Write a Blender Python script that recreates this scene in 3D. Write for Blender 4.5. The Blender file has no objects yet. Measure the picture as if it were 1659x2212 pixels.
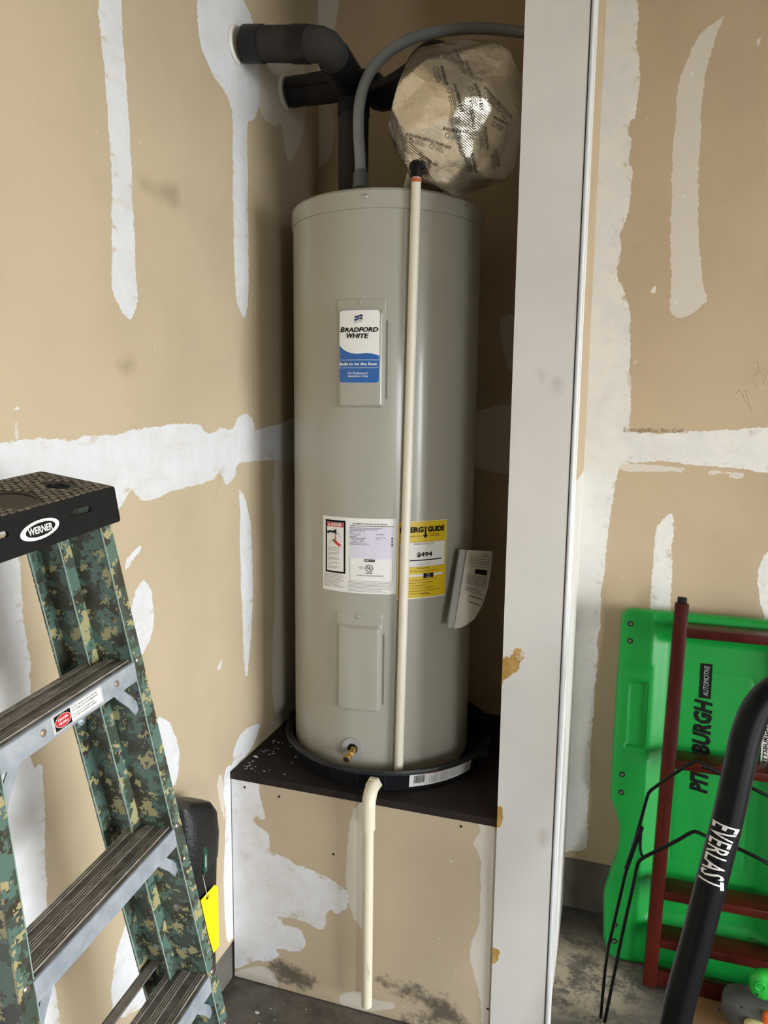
import bpy, bmesh, math, random
import numpy as np
from mathutils import Vector, noise as mnoise

S = bpy.context.scene
COL = S.collection
rnd = random.Random(7)

# ------------------------------------------------------------------ camera
FPX, CX, CY = 1578.6, 829.5, 1106.0
CAM = np.array([.9851, 0.0, 1.63])
_y, _p, _r = [math.radians(a) for a in (17.717, 7.76, .661)]
FW = np.array([-math.sin(_y)*math.cos(_p), math.cos(_y)*math.cos(_p), -math.sin(_p)])
_rt = np.array([math.cos(_y), math.sin(_y), 0]); _up = np.cross(_rt, FW)
RT = _rt*math.cos(_r)+_up*math.sin(_r); UP = -_rt*math.sin(_r)+_up*math.cos(_r)
cam = bpy.data.objects.new('camera', bpy.data.cameras.new('camera'))
COL.objects.link(cam)
from mathutils import Matrix
cam.matrix_world = Matrix(((RT[0], UP[0], -FW[0], CAM[0]), (RT[1], UP[1], -FW[1], CAM[1]), (RT[2], UP[2], -FW[2], CAM[2]), (0, 0, 0, 1)))
cam.data.sensor_fit = 'VERTICAL'; cam.data.sensor_height = 36.0
cam.data.lens = FPX/2212*36.0
cam.data.clip_start = .02
S.camera = cam

# ------------------------------------------------------------------ sky, daylight, exposure
W = bpy.data.worlds.new('sky'); S.world = W; W.use_nodes = True
W.node_tree.nodes['Background'].inputs[0].default_value = (.93, .97, 1.0, 1)
W.node_tree.nodes['Background'].inputs[1].default_value = 30.0
DOOR = (4.3, 5.4, 2.2, -4.4)      # narrow door opening: x0, x1, height, y
SIDE = (-1.6, 1.1, 2.25, 6.0)      # garage door opening on the right: y0, y1, height, x
for _n, _w, _h, _loc, _rot in (('door_daylight', DOOR[1]-DOOR[0], DOOR[2], ((DOOR[0]+DOOR[1])/2, DOOR[3], DOOR[2]/2), (90, 0, 0)),
                               ('side_daylight', SIDE[1]-SIDE[0], SIDE[2], (SIDE[3], (SIDE[0]+SIDE[1])/2, SIDE[2]/2), (90, 0, 90))):
    _l = bpy.data.lights.new(_n, 'AREA'); _l.shape = 'RECTANGLE'; _l.size = _w; _l.size_y = _h; _l.cycles.is_portal = True
    _o = bpy.data.objects.new(_n, _l); COL.objects.link(_o); _o.location = _loc; _o.rotation_euler = [math.radians(k) for k in _rot]
S.view_settings.view_transform = 'Standard'; S.view_settings.look = 'None'
S.view_settings.gamma = 1; S.view_settings.use_curve_mapping = False
S.view_settings.exposure = -0.1
S.cycles.max_bounces = 10; S.cycles.diffuse_bounces = 4

# ------------------------------------------------------------------ helpers
def ray(x, y): return (FW*FPX+RT*(x-CX)-UP*(y-CY))/FPX
def hit(x, y, ax, v):
    d = ray(x, y); return CAM+d*(v-CAM[ax])/d[ax]
def hitp(x, y, p, n):
    d = ray(x, y); n = np.asarray(n, float); return CAM+d*(n@(np.asarray(p)-CAM))/(n@d)
def at(x, y, D): return CAM+ray(x, y)*D
A = np.array
def unit(v): v = A(v, float); return v/np.linalg.norm(v)
def lin(c):
    if isinstance(c, str): c = tuple(int(c[i:i+2], 16) for i in (0, 2, 4))
    o = []
    for x in c:
        x = x/255; o.append(x/12.92 if x <= .04045 else ((x+.055)/1.055)**2.4)
    return (*o, 1)

class NT:
    def __init__(s, name):
        s.m = bpy.data.materials.new(name); s.m.use_nodes = True
        s.t = s.m.node_tree; s.b = s.t.nodes['Principled BSDF']
    def n(s, t, **k):
        o = s.t.nodes.new(t)
        for a, v in k.items(): setattr(o, a, v)
        return o
    def l(s, a, b): s.t.links.new(a, b)
    def val(s, x, sock):
        if isinstance(x, (int, float)): sock.default_value = x
        elif isinstance(x, tuple): sock.default_value = x
        else: s.l(x, sock)
    def math(s, op, a, b=0, c=None, clamp=False):
        o = s.n('ShaderNodeMath', operation=op, use_clamp=clamp)
        s.val(a, o.inputs[0]); s.val(b, o.inputs[1])
        if c is not None: s.val(c, o.inputs[2])
        return o.outputs[0]
    def mix(s, f, a, b):
        o = s.n('ShaderNodeMix', data_type='RGBA'); s.val(f, o.inputs[0])
        s.val(a, o.inputs[6]); s.val(b, o.inputs[7]); return o.outputs[2]
    def pos(s): return s.n('ShaderNodeNewGeometry').outputs['Position']
    def noise(s, vec, scale, detail=4, rough=.55, stretch=None, out=0):
        if stretch:
            m = s.n('ShaderNodeMapping'); m.inputs['Scale'].default_value = stretch; s.l(vec, m.inputs[0]); vec = m.outputs[0]
        o = s.n('ShaderNodeTexNoise'); s.l(vec, o.inputs['Vector'])
        o.inputs['Scale'].default_value = scale; o.inputs['Detail'].default_value = detail; o.inputs['Roughness'].default_value = rough
        return o.outputs[out]
    def ramp(s, f, lo, hi):
        o = s.n('ShaderNodeMapRange', interpolation_type='SMOOTHSTEP'); s.val(f, o.inputs[0])
        o.inputs[1].default_value = lo; o.inputs[2].default_value = hi; return o.outputs[0]
    def attr(s, a): return s.n('ShaderNodeAttribute', attribute_name=a).outputs['Fac']
    def bump(s, h, strength=.3, dist=.002):
        o = s.n('ShaderNodeBump'); o.inputs['Strength'].default_value = strength; o.inputs['Distance'].default_value = dist
        s.l(h, o.inputs['Height']); s.l(o.outputs[0], s.b.inputs['Normal'])
    def base(s, c): s.val(c, s.b.inputs['Base Color'])
    def rough(s, r): s.val(r, s.b.inputs['Roughness'])
    def metal(s, r): s.val(r, s.b.inputs['Metallic'])

def plain(name, c, rough=.5, metal=0, var=.1, vs=12, bump=0, bs=150, stretch=None, c2=None):
    m = NT(name); p = m.pos(); c = lin(c)
    d = lin(c2) if c2 else (c[0]*(1-var), c[1]*(1-var), c[2]*(1-var), 1)
    m.base(m.mix(m.ramp(m.noise(p, vs, 5, .6, stretch), .3, .7), c, d))
    m.rough(rough); m.metal(metal)
    if bump: m.bump(m.noise(p, bs, 4, .6, stretch), bump, .002)
    return m.m

TAN, MUD = 'c6b496', 'e0e1e4'
def wall_mat(name, tan=TAN, mud=MUD, thin='d9d2c4', peel=None):
    """drywall paper with joint compound: 'mud', 'thin' and 'dirt' hold the distance to each smear's outline"""
    m = NT(name); p = m.pos()
    big = m.noise(p, 2.2, 4, .6); fine = m.noise(p, 60, 5, .65); brush = m.noise(p, 9, 6, .7)
    col = m.mix(m.ramp(big, .3, .75), lin(tan), tuple(x*.86 for x in lin(tan)[:3])+(1,))
    col = m.mix(m.math('MULTIPLY', m.ramp(m.noise(p, 7, 6, .75), .6, .8), .25), col, lin('a08a68'))
    col = m.mix(m.math('MULTIPLY', m.ramp(m.noise(p, 35, 3, .5), .72, .78), .55), col, lin('e2d9c8'))
    jag = m.math('ADD', m.math('MULTIPLY', m.math('SUBTRACT', fine, .5), .016), m.math('MULTIPLY', m.math('SUBTRACT', brush, .5), .020))
    thinmask = m.ramp(m.math('ADD', m.attr('thin'), jag), -.0006, .0012)
    col = m.mix(m.math('MULTIPLY', thinmask, .82), col, lin(thin))
    mm = m.ramp(m.math('ADD', m.attr('mud'), jag), -.0006, .0010)
    dry = m.math('MULTIPLY', m.ramp(m.noise(p, 30, 6, .7, (1, .3, 1)), .54, .64), m.ramp(m.attr('mud'), .028, .004))
    mm = m.math('MULTIPLY', mm, m.math('SUBTRACT', 1.0, m.math('MULTIPLY', dry, .75)))
    mcol = m.mix(m.ramp(m.noise(p, 14, 6, .7, (1, 1, 1)), .35, .75), lin(mud), lin('d6d5d3') if not peel else lin(peel))
    streak = m.ramp(m.noise(p, 20, 4, .6, (1, .12, 1.4)), .56, .75)
    if not peel: mcol = m.mix(m.math('MULTIPLY', streak, .3), mcol, lin('cbbd9f'))
    col = m.mix(mm, col, mcol)
    dd = m.attr('dirt')
    dm = m.math('MULTIPLY', m.ramp(m.math('ADD', dd, m.math('MULTIPLY', m.math('SUBTRACT', m.noise(p, 22, 8, .8), .5), .16)), -.01, .035), .8)
    col = m.mix(dm, col, lin('2f2b25'))
    sm = m.math('MULTIPLY', m.ramp(m.math('ADD', m.attr('stain'), m.math('MULTIPLY', m.math('SUBTRACT', brush, .5), .05)), -.015, .03), .4)
    col = m.mix(sm, col, lin('6f5a3c'))
    m.base(col); m.rough(.72)
    m.bump(m.math('ADD', m.math('MULTIPLY', mm, 1.2), m.math('MULTIPLY', fine, .25)), .25, .0012)
    return m.m

# ------------------------------------------------------------------ mesh builder
ROOT = {}
class MB:
    def __init__(s): s.v = []; s.f = []; s.uv = []; s.hasuv = False
    def add(s, vs, fs, uvs=None):
        o = len(s.v); s.v += [tuple(map(float, q)) for q in vs]
        for i, f in enumerate(fs):
            s.f.append(tuple(k+o for k in f))
            s.uv.append(uvs[i] if uvs else None)
        if uvs: s.hasuv = True
        return s
    def box(s, lo, hi, f=None):
        x0, y0, z0 = lo; x1, y1, z1 = hi
        q = [(x0, y0, z0), (x1, y0, z0), (x1, y1, z0), (x0, y1, z0), (x0, y0, z1), (x1, y0, z1), (x1, y1, z1), (x0, y1, z1)]
        if f: q = [f(*a) for a in q]
        return s.add(q, [(0, 3, 2, 1), (4, 5, 6, 7), (0, 1, 5, 4), (1, 2, 6, 5), (2, 3, 7, 6), (3, 0, 4, 7)])
    def rbox(s, lo, hi, b, f=None, seg=2):
        bm = bmesh.new(); bmesh.ops.create_cube(bm, size=1)
        for v in bm.verts: v.co = [lo[i]+(v.co[i]+.5)*(hi[i]-lo[i]) for i in range(3)]
        bmesh.ops.bevel(bm, geom=bm.edges[:], offset=b, segments=seg, profile=.5, affect='EDGES')
        bm.verts.index_update()
        vs = [tuple(v.co) for v in bm.verts]; fs = [[v.index for v in g.verts] for g in bm.faces]; bm.free()
        return s.add([f(*a) for a in vs] if f else vs, fs)
    def tube(s, path, r, n=14, cap=True, smoothpath=0):
        P = [A(q, float) for q in path]
        for _ in range(smoothpath):
            Q = [P[0]]
            for a, b in zip(P[:-1], P[1:]): Q += [a*.75+b*.25, a*.25+b*.75]
            Q.append(P[-1]); P = Q
        R = r if hasattr(r, '__len__') else [r]*len(P)
        if len(R) != len(P): R = np.interp(np.linspace(0, 1, len(P)), np.linspace(0, 1, len(R)), R)
        T = [unit(P[min(i+1, len(P)-1)]-P[max(i-1, 0)]) for i in range(len(P))]
        u = unit(np.cross(T[0], (0, 0, 1) if abs(T[0][2]) < .9 else (1, 0, 0)))
        vs = []
        for i, (q, t) in enumerate(zip(P, T)):
            u = unit(u-t*(u@t)); w = np.cross(t, u)
            for k in range(n):
                a = 2*math.pi*k/n; vs.append(q+R[i]*(math.cos(a)*u+math.sin(a)*w))
        fs = []
        for i in range(len(P)-1):
            for k in range(n):
                a, b = i*n+k, i*n+(k+1) % n; fs.append((a, b, b+n, a+n))
        if cap: fs += [tuple(range(n))[::-1], tuple(range((len(P)-1)*n, len(P)*n))]
        return s.add(vs, fs)
    def lathe(s, prof, c=(0, 0, 0), n=64, f=None, close=False):
        vs = []; m = len(prof)
        for r, z in prof:
            for k in range(n):
                a = 2*math.pi*k/n; q = (c[0]+r*math.cos(a), c[1]+r*math.sin(a), c[2]+z)
                vs.append(f(*q) if f else q)
        fs = []
        for i in range(m if close else m-1):
            j = (i+1) % m
            for k in range(n):
                k2 = (k+1) % n; fs.append((i*n+k, i*n+k2, j*n+k2, j*n+k))
        if not close:
            if prof[0][0] > 1e-6: fs.append(tuple(range(n))[::-1])
            if prof[-1][0] > 1e-6: fs.append(tuple(range((m-1)*n, m*n)))
        return s.add(vs, fs)
    def prism(s, poly, d):
        n = len(poly); d = A(d, float); P = [A(q, float) for q in poly]
        return s.add(P+[q+d for q in P], [tuple(range(n))[::-1], tuple(range(n, 2*n))]+[(i, (i+1) % n, (i+1) % n+n, i+n) for i in range(n)])
    def grid(s, nu, nv, f, uv=False):
        vs = [f(i/nu, j/nv) for j in range(nv+1) for i in range(nu+1)]
        fs = []; uvs = []
        for j in range(nv):
            for i in range(nu):
                a = j*(nu+1)+i; fs.append((a, a+1, a+nu+2, a+nu+1))
                uvs.append(((i/nu, j/nv), ((i+1)/nu, j/nv), ((i+1)/nu, (j+1)/nv), (i/nu, (j+1)/nv)))
        return s.add(vs, fs, uvs if uv else None)
    def disc(s, c, nrm, r, h=.0, n=16, dome=0):
        nrm = unit(nrm); u = unit(np.cross(nrm, (0, 0, 1) if abs(nrm[2]) < .9 else (1, 0, 0))); w = np.cross(nrm, u); c = A(c, float)
        ring = lambda rr, hh: [c+nrm*hh+rr*(math.cos(2*math.pi*k/n)*u+math.sin(2*math.pi*k/n)*w) for k in range(n)]
        vs = ring(r, 0)+ring(r, h)+ring(r*.6, h+dome); fs = []
        for i in range(2):
            for k in range(n): fs.append((i*n+k, i*n+(k+1) % n, (i+1)*n+(k+1) % n, (i+1)*n+k))
        fs += [tuple(range(2*n, 3*n)), tuple(range(n))[::-1]]
        return s.add(vs, fs)
    def build(s, name, mat, parent=None, smooth=35, **props):
        org = A((0., 0, 0))
        if parent is not None:
            r = parent
            while r.parent: r = r.parent
            org = ROOT.get(r.name, org)
        me = bpy.data.meshes.new(name)
        me.from_pydata([tuple(A(q)-org) for q in s.v], [], s.f)
        if s.hasuv:
            ul = me.uv_layers.new(name='UVMap'); k = 0
            for f, uv in zip(s.f, s.uv):
                for i in range(len(f)):
                    if uv: ul.data[k+i].uv = uv[i]
                k += len(f)
        me.materials.append(mat)
        if smooth:
            me.shade_smooth(); me.set_sharp_from_angle(angle=math.radians(smooth))
        me.validate(); me.update()
        o = bpy.data.objects.new(name, me); COL.objects.link(o)
        if parent is not None: o.parent = parent
        for k, v in props.items(): o[k] = v
        return o

def fixnormals(o):
    bm = bmesh.new(); bm.from_mesh(o.data); bmesh.ops.recalc_face_normals(bm, faces=bm.faces[:]); bm.to_mesh(o.data); bm.free(); return o
_build = MB.build
def _b2(s, name, mat, parent=None, smooth=35, fix=True, **props):
    o = _build(s, name, mat, parent, smooth, **props)
    if fix and len(s.f) < 60000:
        fixnormals(o)
        if smooth: o.data.set_sharp_from_angle(angle=math.radians(smooth))
    return o
MB.build = _b2

def thing(name, label, cat, loc, group=None):
    o = bpy.data.objects.new(name, None); COL.objects.link(o); o.location = tuple(map(float, loc)); o.empty_display_size = .05
    o['label'] = label; o['category'] = cat
    if group: o['group'] = group
    ROOT[o.name] = A(loc, float); return o
def tag(o, label, cat, group=None):
    o['label'] = label; o['category'] = cat
    if group: o['group'] = group
    return o

_tc = {}
def glyphs(s, size, bold=0, shear=0, res=2, space=1.0, align='CENTER'):
    k = (s, size, bold, shear, res, space, align)
    if k in _tc: return _tc[k]
    cu = bpy.data.curves.new('t', 'FONT'); cu.body = s; cu.size = size; cu.align_x = align; cu.align_y = 'CENTER'
    cu.offset = bold*size; cu.shear = shear; cu.resolution_u = res; cu.fill_mode = 'FRONT'; cu.space_character = space
    ob = bpy.data.objects.new('t', cu); COL.objects.link(ob)
    dg = bpy.context.evaluated_depsgraph_get(); me = bpy.data.meshes.new_from_object(ob.evaluated_get(dg))
    v = [(q.co.x, q.co.y) for q in me.vertices]; f = [tuple(p.vertices) for p in me.polygons]
    bpy.data.objects.remove(ob); bpy.data.curves.remove(cu); bpy.data.meshes.remove(me)
    _tc[k] = (v, f); return v, f
def text(mb, fmap, s, u, v, size, w=None, **k):
    gv, gf = glyphs(s, size, **k)
    if not gv: return
    sx = 1
    if w: sx = w/max(1e-6, max(a for a, _ in gv)-min(a for a, _ in gv))
    mb.add([fmap(u+a*sx, v+b) for a, b in gv], gf)
def fit(mb, fmap, s, u0, u1, v0, v1, **k):
    '''lettering scaled to fill the box'''
    gv, gf = glyphs(s, 1.0, **k); xs = [q[0] for q in gv]; ys = [q[1] for q in gv]
    a, b, c, d = min(xs), max(xs), min(ys), max(ys)
    mb.add([fmap(u0+(x-a)/(b-a)*(u1-u0), v0+(y-c)/(d-c)*(v1-v0)) for x, y in gv], gf)
def rect(mb, fmap, u0, v0, u1, v1, n=1):
    mb.grid(n, 1, lambda a, b: fmap(u0+(u1-u0)*a, v0+(v1-v0)*b))
def frame(mb, fmap, u0, v0, u1, v1, t, n=6):
    rect(mb, fmap, u0, v0, u1, v0+t, n); rect(mb, fmap, u0, v1-t, u1, v1, n); rect(mb, fmap, u0, v0, u0+t, v1); rect(mb, fmap, u1-t, v0, u1, v1)
def fine_print(mb, fmap, u0, u1, vtop, n, pitch, h, seed=1, ragged=.25):
    r = random.Random(seed)
    for i in range(n):
        u = u0; end = u1-(u1-u0)*ragged*r.random(); v = vtop-i*pitch
        while u < end:
            w = r.uniform(.6, 2.6)*h*1.6; w = min(w, end-u)
            rect(mb, fmap, u, v-h, u+w, v); u += w+h*.7

# polygon signed distance on a wall grid
def sdf(P, poly):
    poly = A(poly, float); n = len(poly); d = np.full(len(P), 1e9); ins = np.zeros(len(P), bool)
    for i in range(n):
        a, b = poly[i], poly[(i+1) % n]; e = b-a; w = P-a
        t = np.clip((w@e)/max(e@e, 1e-12), 0, 1); d = np.minimum(d, ((w-t[:, None]*e)**2).sum(1))
        c = ((a[1] <= P[:, 1]) & (b[1] > P[:, 1])) | ((b[1] <= P[:, 1]) & (a[1] > P[:, 1]))
        den = e[1] if abs(e[1]) > 1e-12 else 1e-12
        ins ^= c & (P[:, 0] < a[0]+(P[:, 1]-a[1])/den*e[0])
    return np.where(ins, 1, -1)*np.sqrt(d)
def spline(poly, k=3):
    """closed smooth-ish outline through the points"""
    P = A(poly, float); n = len(P); out = []
    for i in range(n):
        p0, p1, p2, p3 = P[i-1], P[i], P[(i+1) % n], P[(i+2) % n]
        for t in np.arange(k)/k: out.append(.5*((2*p1)+(p2-p0)*t+(2*p0-5*p1+4*p2-p3)*t*t+(3*p1-p0-3*p2+p3)*t**3))
    return out
def wall_grid(name, us, vs, to3, patches, mat, back, parent=None, **props):
    """a wall slab: fine front grid with smear outlines stored as distances, plain back and sides"""
    us, vs = A(us), A(vs); U, V = np.meshgrid(us, vs); P = np.stack([U.ravel(), V.ravel()], 1)
    at_ = {k: np.full(len(P), -.2) for k in ('mud', 'thin', 'dirt', 'stain')}
    for kind, poly in patches:
        poly = spline(poly); q = A(poly); lo, hi = q.min(0)-.2, q.max(0)+.2
        sel = np.where(((P > lo) & (P < hi)).all(1))[0]
        if len(sel): at_[kind][sel] = np.maximum(at_[kind][sel], sdf(P[sel], poly))
    nu, nv = len(us), len(vs)
    verts = [to3(u, v, 0) for u, v in P]; fs = []
    for j in range(nv-1):
        for i in range(nu-1):
            a = j*nu+i; fs.append((a, a+1, a+nu+1, a+nu))
    N = len(verts); verts += [to3(u, v, back) for u, v in ((us[0], vs[0]), (us[-1], vs[0]), (us[-1], vs[-1]), (us[0], vs[-1]))]
    bot = list(range(nu)); top = list(range((nv-1)*nu, nv*nu)); lef = [j*nu for j in range(nv)]; rig = [j*nu+nu-1 for j in range(nv)]
    fs += [(N+3, N+2, N+1, N), tuple([N, N+1]+bot[::-1]), tuple([N+2, N+3]+top), tuple([N+1, N+2]+rig[::-1]), tuple([N+3, N]+lef)]
    me = bpy.data.meshes.new(name); me.from_pydata([tuple(map(float, q)) for q in verts], [], fs)
    for k, d in at_.items():
        a = me.attributes.new(k, 'FLOAT', 'POINT'); a.data.foreach_set('value', np.concatenate([d, np.full(4, -.2)]).astype(np.float32))
    me.materials.append(mat); me.update()
    o = bpy.data.objects.new(name, me); COL.objects.link(o)
    if parent: o.parent = parent
    for k, v in props.items(): o[k] = v
    return o
def span(*parts):
    out = []
    for a, b, st in parts: out += list(np.linspace(a, b, max(1, round((b-a)/st)), endpoint=False))
    return out+[parts[-1][1]]
def struct(mb, name, mat, parent=None, **k): return mb.build(name, mat, parent, smooth=k.pop('smooth', 0), kind='structure', **k)

# ------------------------------------------------------------------ the garage
YB, ZP, YF, XL, XR, CEIL = 2.335, .633, 1.702, .7466, .883, 3.0
def zoom(pts, s, ox, oy): return [(ox+x/s, oy+y/s) for x, y in pts]
m_wall = wall_mat('drywall_paper')
m_wallr = wall_mat('drywall_paper_right', tan='bda98b', mud='e2dfd8', thin='d6d0c6')
m_conc = NT('garage_concrete')
_p = m_conc.pos()
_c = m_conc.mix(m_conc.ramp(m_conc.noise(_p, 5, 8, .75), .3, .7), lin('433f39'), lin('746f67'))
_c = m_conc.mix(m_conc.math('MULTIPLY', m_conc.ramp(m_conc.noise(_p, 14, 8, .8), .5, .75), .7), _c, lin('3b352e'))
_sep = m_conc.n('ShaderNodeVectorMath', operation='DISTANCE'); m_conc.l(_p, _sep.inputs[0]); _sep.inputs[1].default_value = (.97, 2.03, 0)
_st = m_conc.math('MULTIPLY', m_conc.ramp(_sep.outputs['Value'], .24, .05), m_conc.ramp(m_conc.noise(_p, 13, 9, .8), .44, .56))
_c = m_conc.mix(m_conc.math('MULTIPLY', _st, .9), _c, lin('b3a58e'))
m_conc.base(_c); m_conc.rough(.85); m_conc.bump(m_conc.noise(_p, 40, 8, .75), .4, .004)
m_curb = plain('stem_wall_concrete', '6c675f', .9, 0, .35, 9, .4, 60)
m_ceil = plain('ceiling_paint', 'b5ac9e', .8)
m_plain = plain('drywall_far', '94897a', .8, 0, .1, 3)
m_mudfar = plain('joint_compound_far', 'dcdad4', .8)

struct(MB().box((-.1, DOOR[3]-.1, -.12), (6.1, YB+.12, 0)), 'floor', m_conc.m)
struct(MB().box((-.1, DOOR[3]-.1, CEIL), (6.1, YB+.12, CEIL+.1)), 'ceiling', m_ceil)
struct(MB().box((SIDE[3], DOOR[3], 0), (SIDE[3]+.1, SIDE[0], CEIL)).box((SIDE[3], SIDE[1], 0), (SIDE[3]+.1, YB+.1, CEIL)).box((SIDE[3], SIDE[0], SIDE[2]), (SIDE[3]+.1, SIDE[1], CEIL)), 'wall_right', m_plain)
fr = MB()
fr.box((-.1, DOOR[3]-.12, 0), (DOOR[0], DOOR[3], CEIL)) if DOOR[0] > 0 else None
fr.box((DOOR[1], DOOR[3]-.12, 0), (6.1, DOOR[3], CEIL)); fr.box((DOOR[0], DOOR[3]-.12, DOOR[2]), (DOOR[1], DOOR[3], CEIL))
struct(fr, 'wall_entrance', m_plain)
struct(MB().box((-12, -22, -.13), (6.1, DOOR[3]-.12, -.01)).box((6.1, -22, -.13), (22, 12, -.01)), 'floor_driveway', plain('driveway', 'aaa9a4', .9))

# left wall, u = y, v = z
pw = lambda pts: [tuple(hit(x, y, 0, 0)[1:]) for x, y in pts]
z1 = lambda p: zoom(p, 2.5136, 0, 0); z2 = lambda p: zoom(p, 2.5136, 0, 700); z5 = lambda p: zoom(p, 3.19, 0, 1000); z6 = lambda p: zoom(p, 3.19, 0, 1600)
zf = lambda p: zoom(p, 2.183, 460, 1640); z4 = lambda p: zoom(p, 2.592, 480, 1440)
LP = [('mud', [(209, -60), (212, 0), (220, 100), (228, 180), (240, 360), (243, 480), (242, 590), (246, 630), (258, 660), (278, 687), (290, 676), (297, 650), (295, 600), (288, 450), (282, 330), (275, 200), (267, 100), (262, 0), (260, -60)]),
      ('mud', [(430, -60), (427, 0), (428, 60), (438, 110), (465, 170), (500, 235), (503, 400), (508, 620), (515, 660), (527, 686), (533, 670), (537, 620), (536, 400), (535, 272), (547, 262), (560, 215), (556, 100), (548, 40), (525, 0), (500, -60)]),
      ('thin', [(549, 160), (560, 230), (575, 262), (598, 272), (606, 262), (612, 300), (620, 340), (627, 348), (643, 320), (655, 285), (662, 240), (662, 150), (640, 80), (624, 58), (618, 72), (590, 50), (570, 55), (550, 70)]),
      ('mud', z2([(-150, 660), (0, 650), (130, 628), (400, 630), (440, 605), (600, 605), (740, 575), (900, 548), (1000, 540), (1090, 545), (1110, 580), (1170, 585), (1200, 560), (1240, 575), (1270, 560), (1290, 510), (1330, 488), (1370, 510), (1388, 570), (1450, 560), (1600, 510), (1680, 490), (1680, 742), (1600, 740), (1460, 740), (1360, 750), (1290, 760), (1275, 830), (1230, 870), (1210, 830), (1190, 800), (1160, 840), (1080, 870), (1000, 890), (920, 910), (870, 940), (780, 960), (745, 930), (710, 908), (690, 940), (665, 985), (610, 1010), (400, 1070), (0, 1150), (-150, 1190)])),
      ('thin', z2([(400, 770), (520, 730), (700, 705), (830, 705), (850, 740), (700, 790), (520, 830), (380, 850), (340, 800)])),
      ('mud', z2([(1297, 900), (1320, 920), (1345, 1000), (1365, 1150), (1373, 1400), (1365, 1650), (1350, 1800), (1342, 1915), (1328, 1850), (1322, 1750), (1312, 1500), (1303, 1150), (1305, 1000)])),
      ('mud', z2([(700, 1620), (715, 1540), (730, 1470), (755, 1410), (790, 1398), (815, 1430), (833, 1540), (828, 1640), (800, 1740), (775, 1790), (730, 1800)])),
      ('mud', z2([(678, 1345), (685, 1290), (720, 1240), (780, 1190), (740, 1255), (700, 1310)])),
      ('mud', [(-90, 1215), (0, 1196), (38, 1185), (45, 1250), (50, 1330), (60, 1400), (65, 1440), (68, 1600), (66, 1630), (74, 1665), (84, 1650), (92, 1660), (98, 1800), (102, 1950), (110, 2050), (118, 2120), (120, 2330), (-160, 2400)]),
      ('mud', [(335, 1562), (358, 1553), (375, 1580), (385, 1610), (388, 1640), (383, 1680), (374, 1700), (345, 1680)]),
      ('mud', [(503, 1633), (511, 1602), (530, 1575), (557, 1563), (561, 1571), (549, 1606), (530, 1633), (509, 1648)]),
      ('mud', zf([(60, 50), (85, 30), (120, 60), (120, 860), (100, 840), (75, 862), (62, 830), (50, 600), (60, 300), (50, 150)])),
      ('thin', zf([(20, 120), (40, 70), (52, 160), (58, 300), (40, 240)])),
      ('mud', z6([(900, 1220), (990, 1560), (1035, 1770), (900, 1880), (800, 1900), (770, 1750), (780, 1600), (820, 1400)])),
      ('mud', z6([(700, 480), (730, 520), (765, 690), (720, 660)])),
      ('thin', [(592, 1000), (640, 990), (640, 1560), (610, 1560), (588, 1500), (594, 1250)]),
      ('mud', z2([(0, 448), (95, 446), (98, 456), (40, 458), (0, 458)])), ('thin', z2([(80, 540), (98, 545), (102, 625), (84, 620)])),
      ('mud', z2([(1180, 1880), (1190, 1840), (1205, 1820), (1200, 1865)])),
      ('stain', [(300, 380), (325, 385), (340, 395), (365, 385), (385, 395), (390, 440), (372, 455), (345, 430), (305, 412)]),
      ('stain', z2([(1165, 950), (1205, 790), (1214, 792), (1180, 900)])), ('stain', z2([(640, 200), (720, 180), (740, 230), (690, 280), (640, 250)]))]
wl = wall_grid('wall_left', span((DOOR[3], -.8, .4), (-.8, .2, .02), (.2, YB, .008)), span((.116, 2.62, .008), (2.62, CEIL, .1)), lambda u, v, b: (-b, u, v),
               [(k, pw(p)) for k, p in LP]+[('mud', [(-4.38, 1.42), (-1, 1.43), (.3, 1.41), (.95, 1.42), (.95, 1.55), (.3, 1.57), (-1, 1.56), (-4.38, 1.56)]), ('mud', [(.2, .1), (.66, .1), (.70, 1.40), (.18, 1.41)])], m_wall, .1, kind='structure')
struct(MB().box((-.1, DOOR[3], 0), (-.004, YF-.004, .116)).box((-.1, YF, 0), (-.006, YB, .116)), 'stem_wall', m_curb, wl)

# back wall of the alcove and of the bay to the right: one wall, u = x
pr = lambda pts: [(hit(x, y, 1, YB)[0], hit(x, y, 1, YB)[2]) for x, y in pts]
r3 = lambda p: zoom(p, 2.77, 1060, 0); r4 = lambda p: zoom(p, 2.77, 1060, 700); r7 = lambda p: zoom(p, 3.325, 1160, 1220); r8 = lambda p: zoom(p, 3.325, 1160, 1700)
edge = r3([(845, -80), (845, 0), (860, 80), (850, 170), (885, 340), (890, 500), (870, 690), (835, 720), (815, 800), (840, 850), (820, 960), (845, 1030), (835, 1200), (800, 1350), (775, 1400), (785, 1480), (760, 1640), (790, 1720), (805, 1780), (825, 1850), (835, 1990)])+r4([(840, 90), (832, 250), (812, 300), (830, 400), (840, 440), (832, 600), (840, 640), (1040, 655), (1200, 640), (1659, 632), (1900, 625), (1900, 900), (1659, 890), (1500, 870), (1300, 850), (1110, 830), (980, 825), (790, 835), (765, 870), (740, 1000), (715, 1150), (690, 1350), (675, 1500), (660, 1620), (660, 1740), (640, 1870)])+r7([(460, 200), (430, 550), (440, 640), (410, 950), (400, 1150), (390, 1300), (380, 1500), (370, 1700)])+r8([(360, 200), (350, 450), (190, 470)])
corner = [(1190, 1900), (1235, 1100), (1260, 400), (1280, -60)]
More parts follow.
